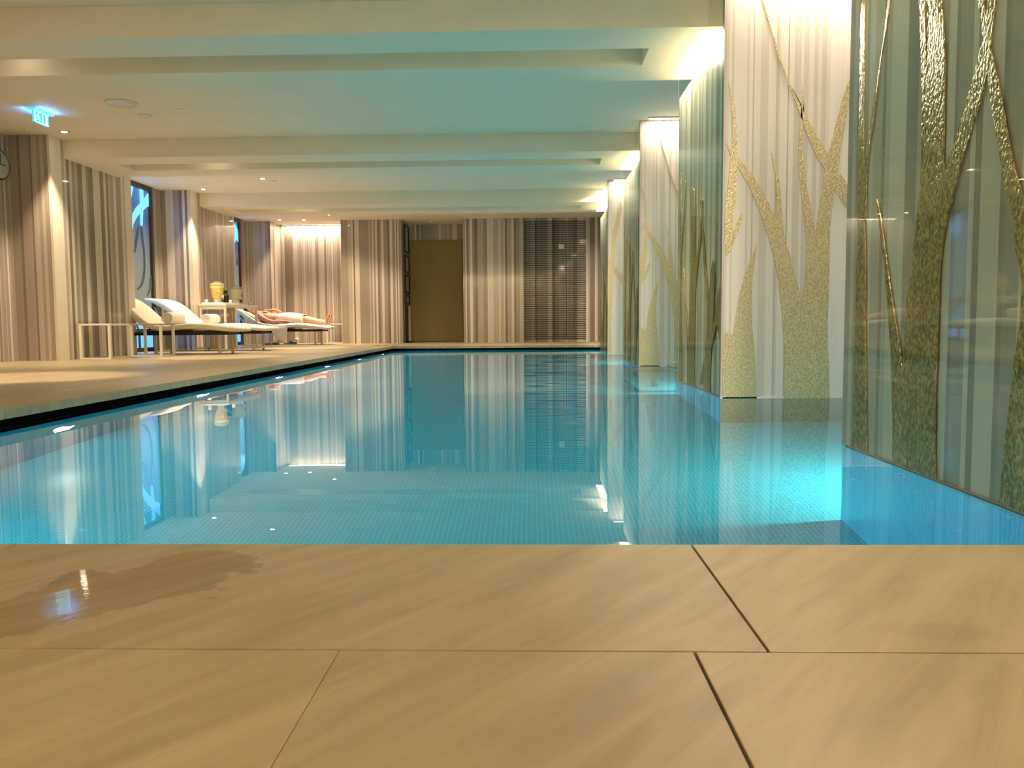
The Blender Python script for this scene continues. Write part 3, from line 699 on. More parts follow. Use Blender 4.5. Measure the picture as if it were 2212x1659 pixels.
# ------------------------------------------------------------------ ceiling fittings
def downlight(x, y, z, label, seg=20, tilt=0):
    t = thing('recessed_downlight', (x, y, z), label, 'downlight', 'recessed ceiling downlights')
    m = MB(); m.lathe([(.055, -.001), (.055, -.006), (.040, -.007), (.036, -.002)], (x, y, z), seg); part(m, 'rim', steel, t)
    m = MB(); m.lathe([(.034, -.0072), (.028, -.011), (.01, -.012)], (x, y, z), seg); part(m, 'lens', ledw, t)
downlight(-5.215, 9.30, MC, 'lit downlight between the exit sign and the nearest striped pier')
downlight(-5.22, 13.27, MC, 'lit downlight just in front of the second striped pier')
downlight(-3.98, 12.39, MC, 'lit downlight beside the white ceiling sensor')
downlight(-5.19, 17.17, MC, 'leftmost of the three small downlights in front of the back wall')
downlight(-4.71, 17.28, MC, 'middle one of the three small downlights in front of the back wall')
downlight(-3.99, 16.47, MC, 'rightmost of the three small downlights before the back wall')
for k, y in enumerate([6.36, 10.34, 14.3]):
    downlight(-3.95, y, MC, 'downlight hidden up in the slot of the %s ceiling beam in view' % ['first', 'second', 'third'][k])
def ring(x, y, r, label, name='ceiling_speaker', cat='speaker'):
    t = thing(name, (x, y, MC), label, cat)
    m = MB(); m.lathe([(r, -.001), (r, -.010), (r - .012, -.012), (r - .014, -.006)], (x, y, MC), 40); part(m, 'rim', whitep, t)
    m = MB(); m.lathe([(r - .015, -.0015), (r - .018, -.0055), (.01, -.006)], (x, y, MC), 40); part(m, 'grille', plaster, t)
ring(-4.0, 8.17, .155, 'larger round white speaker flush in the ceiling right of the exit sign')
ring(-4.0, 8.67, .075, 'smaller round white vent flush in the ceiling behind the large speaker', 'ceiling_vent', 'vent')
m = MB(); m.lathe([(.03, -.001), (.028, -.012), (.01, -.018)], (-3.53, 8.44, MC), 20)
tag(m.build('sprinkler_head', whitep, origin=(-3.53, 8.44, MC)), 'tiny white sprinkler cap on the ceiling right of the round vent', 'sprinkler')
m = MB(); m.lathe([(.06, -.001), (.055, -.014), (.02, -.02)], (-3.91, 12.63, MC), 20)
tag(m.build('ceiling_sensor', whitep, origin=(-3.91, 12.63, MC)), 'flat round white sensor on the ceiling behind the beam, next to a downlight', 'sensor')
m = MB(); m.lathe([(.05, -.001), (.045, -.03), (.02, -.05)], (-2.1, 17.6, MC), 20)
tag(m.build('ceiling_sensor', whitep, origin=(-2.1, 17.6, MC)), 'small sensor on the ceiling of the dark door recess', 'sensor')

# exit sign
ex, ey0, ey1, ez1 = -4.955, 8.285, 8.545, MC - .018
ez0 = ez1 - .115
cy_ = mat('sign_green', (.0, .2, .2), .4, emis=(.0, .62, .62), es=1.5)
wh_ = mat('sign_white', (.3, .5, .5), .4, emis=(.55, 1, 1), es=1.6)
bl_ = mat('sign_edge', (.1, .3, .5), .4, emis=(.1, .45, .9), es=1.0)
t = thing('exit_sign', (ex, (ey0 + ey1) / 2, MC), 'glowing green exit sign with running figure hanging from the ceiling', 'exit sign')
m = MB(); m.box(ex - .05, ex + .05, ey0 - .04, ey1 + .04, MC - .018, MC - .001, bev=.003); part(m, 'ceiling_mount', bl_, t)
m = MB(); m.box(ex - .008, ex + .008, ey0, ey1, ez0, ez1, bev=.002); pl_ = part(m, 'sign_plate', cy_, t)
m = MB(); X = ex + .0085
def SR(u0, u1, v0, v1):  # u along y 0..1, v height 0..1
    m.box(X, X + .002, ey0 + u0 * (ey1 - ey0), ey0 + u1 * (ey1 - ey0), ez0 + v0 * .115, ez0 + v1 * .115)
def SP(pts): m.poly([(X, ey0 + u * (ey1 - ey0), ez0 + v * .115) for u, v in pts], (.002, 0, 0))
SR(.02, .13, .05, .95); SR(.13, .98, .02, .09); SR(.13, .98, .93, .98)
SR(.76, .90, .12, .88)                                                     # doorway
SR(.545, .60, .35, .88); SP([(.50, .36), (.645, .36), (.572, .14)])        # arrow pointing down
m.lathe([(.0105, 0), (.0105, .002)], (X, ey0 + .30 * (ey1 - ey0), ez0 + .80 * .115), 14, axis='x')
SP([(.25, .70), (.33, .70), (.35, .45), (.27, .42)])                       # running figure
SP([(.20, .62), (.26, .68), (.24, .56), (.19, .50)]); SP([(.33, .66), (.41, .55), (.40, .49), (.33, .57)])
SP([(.28, .44), (.35, .46), (.42, .30), (.40, .12), (.37, .12), (.37, .28)]); SP([(.27, .44), (.32, .42), (.27, .26), (.17, .24), (.17, .30), (.24, .32)])
q = m.build('pictogram', wh_); q.parent = t; q.location = -Vector(t['_at'])
for sx in (-1, 1): area('exit_sign_glow', (ex + sx * .07, (ey0 + ey1) / 2, MC - .05), .05, .55, (.05, .28, 1), (sx * .6, 0, 1), .28)

# clock on the left wall
m_t = thing('wall_clock', (XW + .02, 9.30, 2.22), 'round pale wall clock cut off at the left edge of the photo', 'clock')
m = MB(); m.lathe([(.17, 0), (.17, .03), (.155, .035)], (XW + .005, 9.25, 2.21), 36, axis='x'); part(m, 'case', frameb, m_t)
m = MB(); m.lathe([(.153, .0355), (.15, .037)], (XW + .005, 9.25, 2.21), 36, axis='x'); part(m, 'dial', greyp, m_t)
m = MB(); m.box(XW + .043, XW + .046, 9.245, 9.255, 2.21, 2.33); m.box(XW + .043, XW + .046, 9.25, 9.33, 2.205, 2.215); part(m, 'hands', blackm, m_t)

# ------------------------------------------------------------------ far wall: slatted screen, plates, recess frames
YS = YE - .012
sx0 = on('y', YS, 1131, 600).x; sx1 = on('y', YS, 1266, 600).x
t = thing('slatted_screen', ((sx0 + sx1) / 2, YE, 0), 'tall screen of thin dark horizontal slats on the far wall', 'screen')
m = MB()
for k in range(55):
    z = .07 + k * (2.49 - .07) / 54; m.box(sx0, sx1, YS - .016, YS - .004, z - .006, z + .006)
part(m, 'slats', darkb, t)
for px in (1157, 1197, 1223):
    x = on('y', YS, px, 600).x; m = MB(); m.box(x - .006, x + .006, YS - .004, YS + .01, .05, 2.51); part(m, 'upright', darkb, t)
p = on('y', YS - .03, 1212.5, 533)
m = MB(); m.box(p.x - .055, p.x + .055, YS - .055, YS - .030, p.z - .05, p.z + .05, bev=.004)
tag(m.build('wall_sensor', whitep, origin=(p.x, YS, p.z)), 'small square white sensor box on the slatted screen', 'sensor')
zz = lambda py: on('y', 18.0, 880, py).z
for k, (a, b) in enumerate([(488, 546), (553, 590), (595, 634), (638, 657)]):
    t = thing('picture_frame', (-2.69, 18.0, zz(b)), ['topmost dark framed panel on the side of the door recess', 'dark framed panel, second from the top beside the door', 'dark framed panel, third from the top beside the door', 'smallest and lowest dark framed panel beside the door'][k], 'picture frame', 'dark frames stacked beside the door')
    m = MB(); z0, z1 = zz(b), zz(a); X0 = -2.688
    for (y0, y1, c0, c1) in [(17.66, 17.72, z0, z1), (18.20, 18.26, z0, z1), (17.72, 18.20, z0, z0 + .03), (17.72, 18.20, z1 - .03, z1)]: m.box(X0, X0 + .03, y0, y1, c0, c1)
    part(m, 'frame', blackm, t)
    m = MB(); m.box(X0, X0 + .012, 17.72, 18.20, z0 + .03, z1 - .03); part(m, 'panel', greyp, t)
t = thing('leaning_panel', (-2.66, 18.0, 0), 'narrow cream board with a black edge on the floor beside the door', 'board')
m = MB(); m.box(-2.688, -2.64, 17.75, 18.20, .03, zz(660), bev=.003); part(m, 'board', whitep, t)
m = MB(); m.box(-2.688, -2.625, 17.70, 17.745, 0, zz(660)); m.box(-2.688, -2.55, 17.70, 17.80, 0, .035); part(m, 'black_edge', blackm, t)

# ------------------------------------------------------------------ loungers
X0 = -5.93
# centre line of the moulded cushion: u from head, z, thickness
PROF = [(0.00, .80, .035), (.10, .785, .07), (.24, .735, .10), (.38, .64, .11), (.50, .53, .11), (.62, .435, .10), (.74, .38, .09), (.86, .363, .085), (1.0, .368, .085), (1.15, .382, .085), (1.32, .385, .085),
        (1.5, .372, .08), (1.68, .352, .075), (1.82, .340, .07), (1.89, .335, .05)]
def ribbon(mb, pts, x0, y0, y1, seg=10):
    """rounded mattress swept along a profile in the xz plane"""
    n = len(pts); vs = []; W = (y1 - y0) / 2; cy = (y0 + y1) / 2
    ring_n = 4 * seg // 2
    for i, (u, z, t) in enumerate(pts):
        a = pts[max(i - 1, 0)]; b = pts[min(i + 1, n - 1)]; T = Vector((b[0] - a[0], 0, b[1] - a[1])).normalized(); Nn = Vector((-T.z, 0, T.x))
        for k in range(ring_n):
            an = 2 * pi * k / ring_n; c, s = cos(an), sin(an)
            yy = W * (abs(c) ** .22) * (1 if c > 0 else -1); tt = t / 2 * (abs(s) ** .55) * (1 if s > 0 else -1)
            vs.append(Vector((x0 + u, cy + yy, z)) + Nn * tt)
    fs = [[i * ring_n + k, i * ring_n + (k + 1) % ring_n, (i + 1) * ring_n + (k + 1) % ring_n, (i + 1) * ring_n + k] for i in range(n - 1) for k in range(ring_n)]
    fs += [list(range(ring_n)), list(range((n - 1) * ring_n, n * ring_n))[::-1]]
    mb.add(vs, fs, None, 0, True)
def smooth_prof(pr, k=3):
    out = []
    for i in range(len(pr) - 1):
        p0 = pr[max(i - 1, 0)]; p1 = pr[i]; p2 = pr[i + 1]; p3 = pr[min(i + 2, len(pr) - 1)]
        for j in range(k):
            t = j / k
            out.append(tuple(.5 * ((2 * b) + (-a + c) * t + (2 * a - 5 * b + 4 * c - d_) * t * t + (-a + 3 * b - 3 * c + d_) * t ** 3) for a, b, c, d_ in zip(p0, p1, p2, p3)))
    out.append(pr[-1]); return out
PROF3 = [(0.00, .715, .035), (.08, .70, .06), (.16, .655, .08), (.26, .585, .09), (.36, .52, .09), (.46, .46, .09), (.56, .415, .088), (.70, .380, .085), (.86, .363, .085)] + PROF[8:]
def make_lounger(yc, label, prof=None):
    t = thing('sun_lounger', (X0 + .95, yc, 0), label, 'sun lounger', 'cream moulded sun loungers by the left wall')
    y0, y1 = yc - .34, yc + .34
    m = MB(); ribbon(m, smooth_prof(prof or PROF), X0, y0, y1); part(m, 'cushion', cream, t)
    m = MB()
    for y in (y0 + .07, y1 - .11): m.box(X0 + .12, X0 + 1.78, y, y + .04, .265, .305)
    m.box(X0 + .60, X0 + 1.25, y0 + .10, y1 - .10, .285, .325)
    for u in (.15, .78, 1.72): m.box(X0 + u, X0 + u + .04, y0 + .11, y1 - .11, .265, .300)
    part(m, 'base_frame', blackm, t)
    for y in (y0 + .09, y1 - .09): m = MB(); m.tube([(X0 + .30, y, .30), (X0 + .12, y, .60 if prof else .68)], .012); part(m, 'back_support', steel, t)
    for u in (.73, 1.62):
        for y in (y0 + .075, y1 - .105):
            m = MB(); m.box(X0 + u, X0 + u + .035, y, y + .035, 0, .265, bev=.004); part(m, 'leg', steel, t)
    for u in (.72, 1.62):
        m = MB(); m.box(X0 + u + .004, X0 + u + .03, y0 + .11, y1 - .105, .03, .055); part(m, 'stretcher', steel, t)
    return t
def copy_thing(src, dx, dy, label):
    r = src.copy(); C.objects.link(r); at = Vector(src['_at']) + Vector((dx, dy, 0)); r['_at'] = tuple(at); r.location = at; r['label'] = label; ROOTS.append(r)
    for ch in src.children:
        c2 = ch.copy(); C.objects.link(c2); c2.parent = r
        for g in ch.children:
            c3 = g.copy(); C.objects.link(c3); c3.parent = c2
    return r
LY = [11.55, 12.92, 16.62]
l1 = make_lounger(LY[0], 'cream sun lounger nearest the camera, half hidden by the striped pier')
copy_thing(l1, 0, LY[1] - LY[0], 'cream sun lounger in the middle, raised back in front of the second pier')
make_lounger(LY[2], 'cream sun lounger farthest away, with the person lying on it', PROF3)

def towel_roll(x, y, z, r, w_, label):
    t = MB(); n = 40; vs = []
    prof = [(r * (1 - .13 * i / n * 1.0), 2 * pi * 1.0 * i / n) for i in range(n + 1)]
    pts = []
    for i in range(64):
        a = 2 * pi * 2.6 * i / 63; rr = r * (.30 + .70 * i / 63); pts.append((x + rr * cos(a), z + rr * sin(a)))
    t.lathe([(r * .82, -w_ / 2), (r * .96, -w_ / 2 + .012), (r, -w_ / 2 + .04), (r * 1.01, 0), (r, w_ / 2 - .04), (r * .96, w_ / 2 - .012), (r * .82, w_ / 2)], (x, y, z), 32, axis='y')
    ob = t.build('rolled_towel', towelm, origin=(x, y, z - r))
    e = MB(); e.tube([(px_, y - w_ / 2 - .002, pz_) for px_, pz_ in pts], .0035, 6)
    q = e.build('end_spiral', towelm); q.parent = ob; q.location = -Vector((x, y, z - r))
    tag(ob, label, 'towel', 'rolled white towels on the loungers')
towel_roll(-5.03, 11.55, .500, .082, .42, 'rolled white towel on the seat of the nearest lounger')
towel_roll(-5.03, 12.92, .498, .078, .42, 'rolled white towel on the seat of the middle lounger')

# towel laid along the far lounger, hanging over its near side down to the floor
m = MB(); yc = LY[2]; rows = []
cols = [i / 20 for i in range(21)]
def cush_top(u):
    for i in range(len(PROF3) - 1):
        a, b = PROF3[i], PROF3[i + 1]
        if a[0] <= u <= b[0]:
            k = (u - a[0]) / (b[0] - a[0]); return a[1] + k * (b[1] - a[1]) + (a[2] + k * (b[2] - a[2])) / 2
    return PROF[-1][1] + .02
sect = [('t', .30), ('t', .2), ('t', .1), ('t', 0), ('t', -.1), ('t', -.2), ('t', -.30), ('s', .0), ('s', .25), ('s', .5), ('s', .75), ('s', 1)]
vs = []; nn = 25
for i in range(nn):
    u = .70 + i / (nn - 1) * 1.27
    uc = min(u, 1.88); top = cush_top(uc) + .008 + .004 * sin(u * 40)
    drop = .045 + (.33 if .78 < u < 1.12 else 0) * max(0, 1 - abs(u - 1.0) / .28) ** 1.0
    for kd, v in sect:
        if kd == 't': vs.append((X0 + u, yc + v, top + .004 * sin(v * 60 + u * 20) - (.02 if u > 1.88 else 0)))
        else: vs.append((X0 + u + .01 * sin(v * 9), yc - .352 - .02 * v * sin(u * 50) - .012, top - .03 - v * drop))
ns = len(sect)
m.add(vs, [[i * ns + k, i * ns + k + 1, (i + 1) * ns + k + 1, (i + 1) * ns + k] for i in range(nn - 1) for k in range(ns - 1)], smooth=True)
m.recalc = False
ob = m.build('bath_towel', towelm, origin=(X0 + 1, yc, .4)); sm_ = ob.modifiers.new('thick', 'SOLIDIFY'); sm_.thickness = .008
tag(ob, 'long white towel under the lying person, one corner hanging over the lounger side', 'towel')

# ------------------------------------------------------------------ side tables
def frame_table(x0, x1, y0, y1, h, label, topm=white, name='side_table'):
    t = thing(name, ((x0 + x1) / 2, (y0 + y1) / 2, 0), label, 'side table', 'small white open frame side tables')
    m = MB(); m.box(x0, x1, y0, y1, h - .022, h, bev=.004); part(m, 'table_top', topm, t)
    s = .030
    for x in (x0, x1 - s):
        for y in (y0, y1 - s):
            m = MB(); m.box(x, x + s, y, y + s, .018, h - .022); part(m, 'leg', white, t)
    m = MB(); m.box(x0, x1, y0, y0 + s, 0, .018); m.box(x0, x1, y1 - s, y1, 0, .018); m.box(x0, x0 + s, y0 + s, y1 - s, 0, .018); m.box(x1 - s, x1, y0 + s, y1 - s, 0, .018)
    part(m, 'floor_rail', white, t)
frame_table(-5.40, -5.02, 9.75, 10.25, .425, 'white frame side table standing against the nearest pier, leftmost one')
frame_table(-5.17, -4.76, 10.55, 10.95, .425, 'white frame side table with taupe top just in front of the nearest lounger', brass)
frame_table(-4.36, -3.98, 17.55, 17.95, .42, 'white frame side table by the back wall beyond the lying person\'s feet')

# drinks table along the second pier
t = thing('drinks_table', (-5.23, 14.3, 0), 'long white table with rounded frame carrying drink dispensers beside the second pier', 'table')
m = MB(); m.box(-5.46, -5.00, 13.50, 15.10, .715, .755, bev=.012); part(m, 'table_top', white, t)
for (x, y) in [(-5.45, 13.51), (-5.045, 13.51), (-5.45, 15.055), (-5.045, 15.055)]:
    m = MB(); m.box(x, x + .035, y, y + .035, 0, .715, bev=.006); part(m, 'leg', white, t)
m = MB(); m.box(-5.415, -5.045, 13.515, 13.54, .66, .715, bev=.006); m.box(-5.035, -5.012, 13.55, 15.055, .69, .715); part(m, 'apron', white, t)
m = MB(); m.box(-5.415, -5.045, 13.515, 13.545, .30, .325); part(m, 'stretcher', white, t)
def dispenser(x, y, z, r, hgt, juice, jc, label, fill):
    t = thing('drink_dispenser', (x, y, z), label, 'drink dispenser', 'glass drink dispensers on the white table')
    m = MB(); m.lathe([(r * .52, 0), (r * .55, .01), (r * .42, .03), (r * .48, .055), (r * .60, .062)], (x, y, z), 28); part(m, 'stand', white, t)
    pr = [(.58, .0), (.66, .05), (.82, .35), (.95, .65), (1.0, .82), (.94, .93), (.72, .985), (.3, 1.0)]
    z0 = z + .063; H = hgt - .063
    m = MB(); m.lathe([(r * a, b * H) for a, b in pr], (x, y, z0), 32); j = part(m, 'jar', glassd, t)
    m = MB(); lp = [(r * a * .94, b * H + .004) for a, b in pr if b < fill] + [(r * .94 * .97, fill * H)]
    m.lathe(lp, (x, y, z0), 32); part(m, 'drink', juice, t)
    m = MB(); m.lathe([(r * .5, 0), (r * .55, .012), (r * .2, .02)], (x, y, z0 + H), 24); part(m, 'lid', glassd, t)
    m = MB(); m.tube([(x + r * .55, y - .03, z0 + .03), (x + r * 1.05, y - .05, z0 + .03)], .012); m.tube([(x + r, y - .05, z0 + .05), (x + r, y - .05, z0 - .01)], .009); part(m, 'tap', steel, t)
    return z0, H
orange = mat('orange_drink', (.85, .48, .02), .3, emis=None); P(orange).inputs['Subsurface Weight'].default_value = .2
yellow = mat('cloudy_yellow_drink', (.88, .58, .03), .35)
limey = mat('cloudy_lime_drink', (.62, .64, .32), .35)
zt = .755 + .022
m = MB(); m.box(-5.43, -5.05, 13.56, 14.62, .756, .775, bev=.006); tag(m.build('serving_tray', white, origin=(-5.24, 14.1, .755)), 'shallow white serving tray under the drink dispensers', 'tray')
dispenser(-5.235, 13.75, .776, .118, .33, yellow, None, 'glass dispenser full of yellow orange juice, left one on the table', .76)
dispenser(-5.16, 14.40, .776, .118, .30, limey, None, 'glass dispenser of pale lime water, right one on the table', .80)
for k, (dx, dz) in enumerate([(.05, .09), (-.02, .05), (.03, .13)]):
    m = MB(); m.lathe([(.005, -.006), (.034, -.005), (.036, 0), (.034, .005), (.005, .006)], (-5.235 + dx, 13.75 - .085 + .01 * k, .86 + dz), 20, axis='y')
    tag(m.build('orange_slice', orange, origin=(-5.235 + dx, 13.67, .86 + dz)), ['orange slice floating lowest on the right in the yellow dispenser', 'orange slice near the middle of the yellow dispenser', 'orange slice floating highest in the yellow dispenser'][1 if k == 0 else (0 if k == 1 else 2)], 'orange slice', 'orange slices in the yellow drink')
t = thing('black_bottle', (-5.20, 14.05, .776), 'black bottle with a pale tag between the two dispensers', 'bottle')
m = MB(); m.lathe([(.045, 0), (.05, .01), (.05, .10), (.046, .13), (.026, .155), (.022, .175), (.034, .18), (.034, .21), (.03, .215)], (-5.20, 14.05, .776), 24); part(m, 'body', blackm, t)
m = MB(); m.box(-5.255, -5.215, 13.985, 13.995, .87, .91); part(m, 'paper_tag', whitep, t)
for k, (x, y) in enumerate([(-5.37, 13.62), (-5.10, 13.98), (-5.10, 14.72), (-5.06, 14.85), (-5.12, 14.95)]):
    m = MB(); m.lathe([(.018, 0), (.026, .004), (.030, .05), (.028, .05), (.024, .008)], (x, y, .776 if y < 14.6 else .756), 18)
    tag(m.build('cup', white, origin=(x, y, .76)), ['small white cup at the left end of the tray', 'small white cup in front of the black bottle', 'white cup right of the lime dispenser, nearest the tray', 'middle white cup at the right end of the table', 'rearmost white cup at the right end of the table'][k], 'cup', 'white cups on the drinks table')
m = MB(); m.box(-5.20, -5.04, 14.66, 14.69, .756, .80, bev=.004)
tag(m.build('napkin_holder', white, origin=(-5.1, 14.7, .755)), 'upright white napkin holder just right of the serving tray', 'napkin holder')

# slippers and bottle on the floor
for k, (x, y, a) in enumerate([(-5.36, 16.95, .3), (-5.05, 17.25, -.2)]):
    t = thing('black_slipper', (x, y, 0), ['black slipper on the floor behind the hanging towel', 'black slipper with red lining on the floor beside the bottle'][k], 'slipper', 'black slippers under the far lounger')
    m = MB(); ca, sa = cos(a), sin(a)
    def tr(u, v, z): return (x + u * ca - v * sa, y + u * sa + v * ca, z)
    outl = [(-.13, -.03), (-.10, -.042), (0, -.036), (.08, -.048), (.13, -.035), (.145, 0), (.13, .035), (.08, .046), (0, .034), (-.10, .04), (-.13, .03)]
    m.poly([tr(u, v, 0) for u, v in outl], (0, 0, .02)); part(m, 'sole', blackm, t)
    m = MB(); vs = []
    for i in range(6):
        u = .0 + .13 * i / 5; hh = .06 - .035 * (i / 5) ** 1.5; ww = .047 - .012 * (i / 5) ** 3
        for j in range(9): an = pi * j / 8; vs.append(tr(u, -ww * cos(an), .018 + hh * sin(an)))
    m.add(vs, [[i * 9 + j, i * 9 + j + 1, (i + 1) * 9 + j + 1, (i + 1) * 9 + j] for i in range(5) for j in range(8)], smooth=True); m.recalc = False
    part(m, 'strap', blackm, t)
t = thing('water_bottle', (-4.92, 17.3, 0), 'clear plastic water bottle standing on the floor under the far lounger', 'bottle')
m = MB(); m.lathe([(.03, 0), (.034, .01), (.034, .14), (.03, .16), (.013, .195), (.013, .21)], (-4.92, 17.3, 0), 20); part(m, 'body', glassd, t)
m = MB(); m.lathe([(.0345, .07), (.0345, .12)], (-4.92, 17.3, 0), 20); part(m, 'paper_label', whitep, t)
m = MB(); m.lathe([(.015, .208), (.015, .232), (.01, .234)], (-4.92, 17.3, 0), 16); part(m, 'cap', whitep, t)

# ------------------------------------------------------------------ person lying on the far lounger
yc = LY[2]
def S3(px, py, y=None): p = on('y', y or yc, px, py); return p
body = MB()
def limb(pts, rs, seg=14):
    # resample smoothly
    P_ = [Vector(p) for p in pts]; out = []; ro = []
    n = len(P_)
    for i in range(n - 1):
        p0 = P_[max(i - 1, 0)]; p1 = P_[i]; p2 = P_[i + 1]; p3 = P_[min(i + 2, n - 1)]
        for j in range(5):
            t = j / 5; out.append(.5 * ((2 * p1) + (-p0 + p2) * t + (2 * p0 - 5 * p1 + 4 * p2 - p3) * t * t + (-p0 + 3 * p1 - 3 * p2 + p3) * t ** 3)); ro.append(rs[i] + (rs[i + 1] - rs[i]) * t)
    out.append(P_[-1]); ro.append(rs[-1]); body.tube(out, ro, seg)
    body.ball(out[0], ro[0], 12, 8); body.ball(out[-1], ro[-1], 12, 8)
HX = X0 + .16
# torso: stacked ellipses along the spine (lying on the back, head towards -x)
spine = [(HX + .20, .655, .055, .050), (HX + .25, .625, .060, .055), (HX + .30, .605, .150, .080), (HX + .38, .580, .185, .098), (HX + .48, .552, .175, .110), (HX + .60, .525, .150, .098), (HX + .72, .515, .158, .096), (HX + .84, .518, .180, .106), (HX + .92, .520, .165, .098)]
vs = []; K = 20
for (x, z, ry, rz) in spine:
    for k in range(K): an = 2 * pi * k / K; vs.append((x, yc + ry * cos(an), z + rz * sin(an)))
body.add(vs, [[i * K + k, i * K + (k + 1) % K, (i + 1) * K + (k + 1) % K, (i + 1) * K + k] for i in range(len(spine) - 1) for k in range(K)] + [list(range(K)), list(range((len(spine) - 1) * K, len(spine) * K))], smooth=True)
for s in (-1, 1): body.ball((HX + .43, yc + s * .075, .650), (.065, .062, .035))
# head: face up, resting on the raised back
hc = Vector((HX + .085, yc, .705))
body.ball(hc, (.112, .078, .088), 24, 16)
body.ball(hc + Vector((.075, 0, .018)), (.052, .052, .060))                       # jaw and chin
body.ball(hc + Vector((.028, 0, .092)), (.022, .014, .024))                       # nose
body.ball(hc + Vector((-.022, .030, .078)), (.012, .022, .010)); body.ball(hc + Vector((-.022, -.030, .078)), (.012, .022, .010))   # brows
body.ball(hc + Vector((.062, .0, .078)), (.012, .028, .010))                      # lips
for s in (-1, 1): body.ball(hc + Vector((.005, s * .080, -.005)), (.030, .010, .020))  # ears
limb([hc + Vector((.06, 0, -.03)), (HX + .24, yc, .640), (HX + .32, yc, .610)], [.056, .055, .07])
# near arm along the side, palm down on the towel
def hand(base, dirx, up, sc=1.0, curl=.25, side=1):
    d_ = Vector(dirx).normalized(); u_ = Vector(up).normalized(); s_ = d_.cross(u_).normalized() * side; b_ = Vector(base)
    for i in range(5):
        k = (i - 2) * .017
        body.tube([b_ + s_ * k * .7, b_ + d_ * .045 + s_ * k, b_ + d_ * .085 + s_ * k], [.015, .015, .012], 10)
    for i, ln in enumerate([.062, .074, .070, .054]):
        k = (i - 1.5) * .021; a = b_ + d_ * .085 + s_ * k
        a1 = a + (d_ - u_ * curl * .4).normalized() * ln * .5; a2 = a1 + (d_ - u_ * curl * 1.2).normalized() * ln * .32; a3 = a2 + (d_ - u_ * curl * 2.2).normalized() * ln * .25
        body.tube([a - d_ * .01, a1, a2, a3], [.0095, .009, .0082, .007], 8); body.ball(a3, .0072, 8, 6)
    a = b_ + d_ * .03 - s_ * .030; a1 = a + (d_ * .7 - s_ * .7).normalized() * .035; a2 = a1 + (d_ * .95 - s_ * .2).normalized() * .028
    body.tube([b_ + d_ * .012, a, a1, a2], [.014, .013, .011, .008], 8); body.ball(a2, .0082, 8, 6)
limb([(HX + .33, yc - .165, .595), (HX + .43, yc - .225, .535), (HX + .60, yc - .255, .462), (HX + .74, yc - .262, .465), (HX + .84, yc - .255, .475)], [.060, .050, .042, .038, .026])
hand((HX + .85, yc - .255, .475), (1, .05, -.05), (0, 0, 1))
# far arm bent, hand resting on the chest
limb([(HX + .33, yc + .165, .605), (HX + .46, yc + .235, .60), (HX + .66, yc + .245, .615), (HX + .60, yc + .15, .685), (HX + .54, yc + .06, .705)], [.060, .048, .042, .036, .026])
hand((HX + .53, yc + .05, .708), (-.75, -.65, .02), (0, 0, 1), side=-1)
# legs
ZK = .50
for s, lift in ((-1, 0), (1, .01)):
    limb([(HX + .88, yc + s * .085, .505), (HX + 1.06, yc + s * .095, .51), (HX + 1.24, yc + s * .09, .50 + lift), (HX + 1.34, yc + s * .088, .482 + lift), (HX + 1.50, yc + s * .085, .448 + lift), (HX + 1.64, yc + s * .08, .435 + lift)], [.098, .086, .066, .058, .052, .036])
    ax = HX + 1.655; ay = yc + s * .078; az = .435 + lift
    limb([(ax + .005, ay, az - .018), (ax + .03, ay + s * .008, az + .05), (ax + .062, ay + s * .022, az + .125), (ax + .085, ay + s * .03, az + .165)], [.036, .036, .032, .020])
    for i in range(5):
        o5 = (i - 2) * .016
        b0 = Vector((ax + .085, ay + s * .03 + o5, az + .165)); body.tube([b0 - Vector((.02, 0, .03)), b0 + Vector((.018 - .003 * abs(i - 1), 0, .026 - .004 * i * (1 if s > 0 else 1)))], [.011, .008], 8)
per = body.build('person', skin, origin=(HX + .9, yc, .45))
rm = per.modifiers.new('skin_surface', 'REMESH'); rm.mode = 'VOXEL'; rm.voxel_size = .0065; rm.use_smooth_shade = True
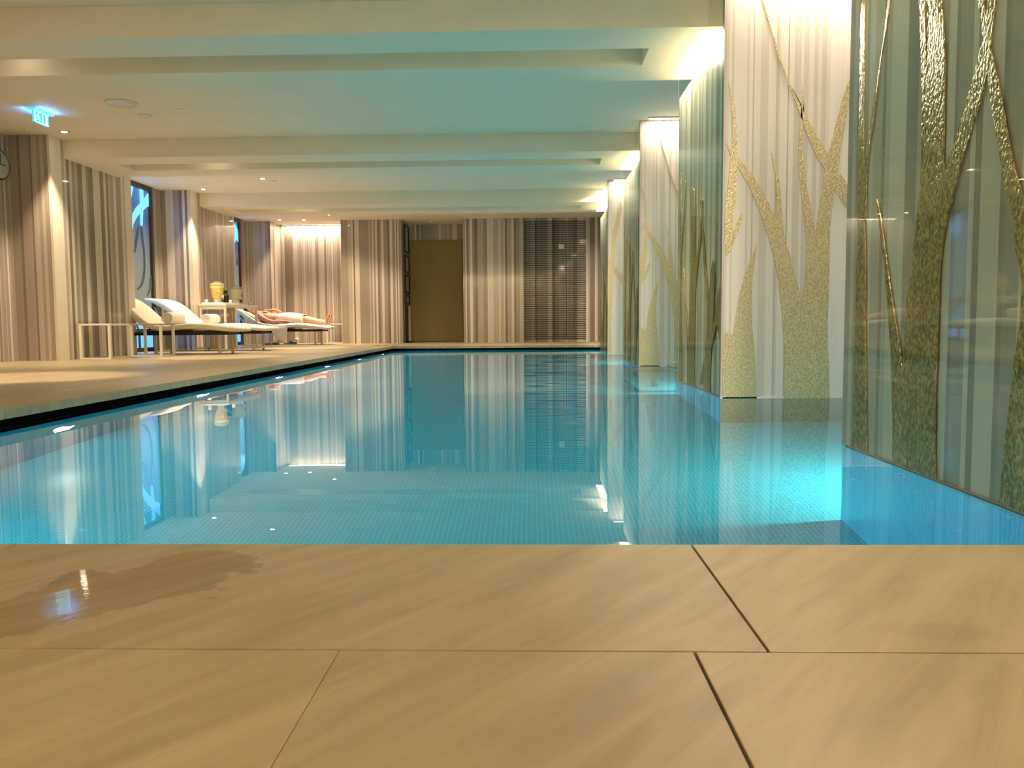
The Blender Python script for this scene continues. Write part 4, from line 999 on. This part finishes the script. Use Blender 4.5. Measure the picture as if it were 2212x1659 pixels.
sm = per.modifiers.new('soften', 'SMOOTH'); sm.factor = .5; sm.iterations = 5
tag(per, 'person lying face up on the farthest lounger, a white towel wrapped around the hips', 'person')
def pchild(mb, name, m):
    q = mb.build(name, m); q.parent = per; q.location = -Vector((HX + .9, yc, .45)); return q
m = MB(); m.ball(hc + Vector((-.035, 0, -.012)), (.098, .088, .092), 24, 16)
hr = pchild(m, 'hair', hairm)
bm = bmesh.new(); bm.from_mesh(hr.data)
bmesh.ops.delete(bm, geom=[v for v in bm.verts if v.co.z > hc.z + .060 and v.co.x > hc.x - .075 or v.co.x > hc.x + .04], context='VERTS'); bm.to_mesh(hr.data); bm.free()
# towel wrapped round the hips and thighs
m = MB(); m.recalc = False; vs = []; K = 28
tw = [(HX + .68, .508, .190, .112), (HX + .76, .510, .196, .118), (HX + .86, .512, .205, .126), (HX + .96, .512, .208, .124), (HX + 1.06, .508, .205, .118), (HX + 1.16, .500, .200, .108), (HX + 1.22, .496, .198, .102)]
for i, (x, z, ry, rz) in enumerate(tw):
    for k in range(K):
        an = 2 * pi * k / K; f_ = 1 + .025 * sin(3 * an + i * 1.3) + .02 * sin(7 * an + i)
        vs.append((x + .012 * sin(2 * an), yc + ry * f_ * (abs(cos(an)) ** .8) * (1 if cos(an) > 0 else -1), max(z + rz * f_ * sin(an), .435)))
m.add(vs, [[i * K + k, i * K + (k + 1) % K, (i + 1) * K + (k + 1) % K, (i + 1) * K + k] for i in range(len(tw) - 1) for k in range(K)], smooth=True)
q = pchild(m, 'towel_wrap', towelm); sd = q.modifiers.new('thick', 'SOLIDIFY'); sd.thickness = .007; sd.offset = 1
# folded towel behind the head, small white box beyond the legs
m = MB(); ribbon(m, [(0, .665, .03), (.06, .635, .05), (.14, .58, .055), (.24, .535, .05), (.34, .49, .03)], X0 + .20, yc - .28, yc + .20)
tag(m.build('folded_towel', towelm, origin=(X0 + .4, yc, .6)), 'folded white towel used as a pillow under the person\'s head and shoulder', 'towel')

fix_children()
for o in bpy.data.objects:
    if '_at' in o: del o['_at']
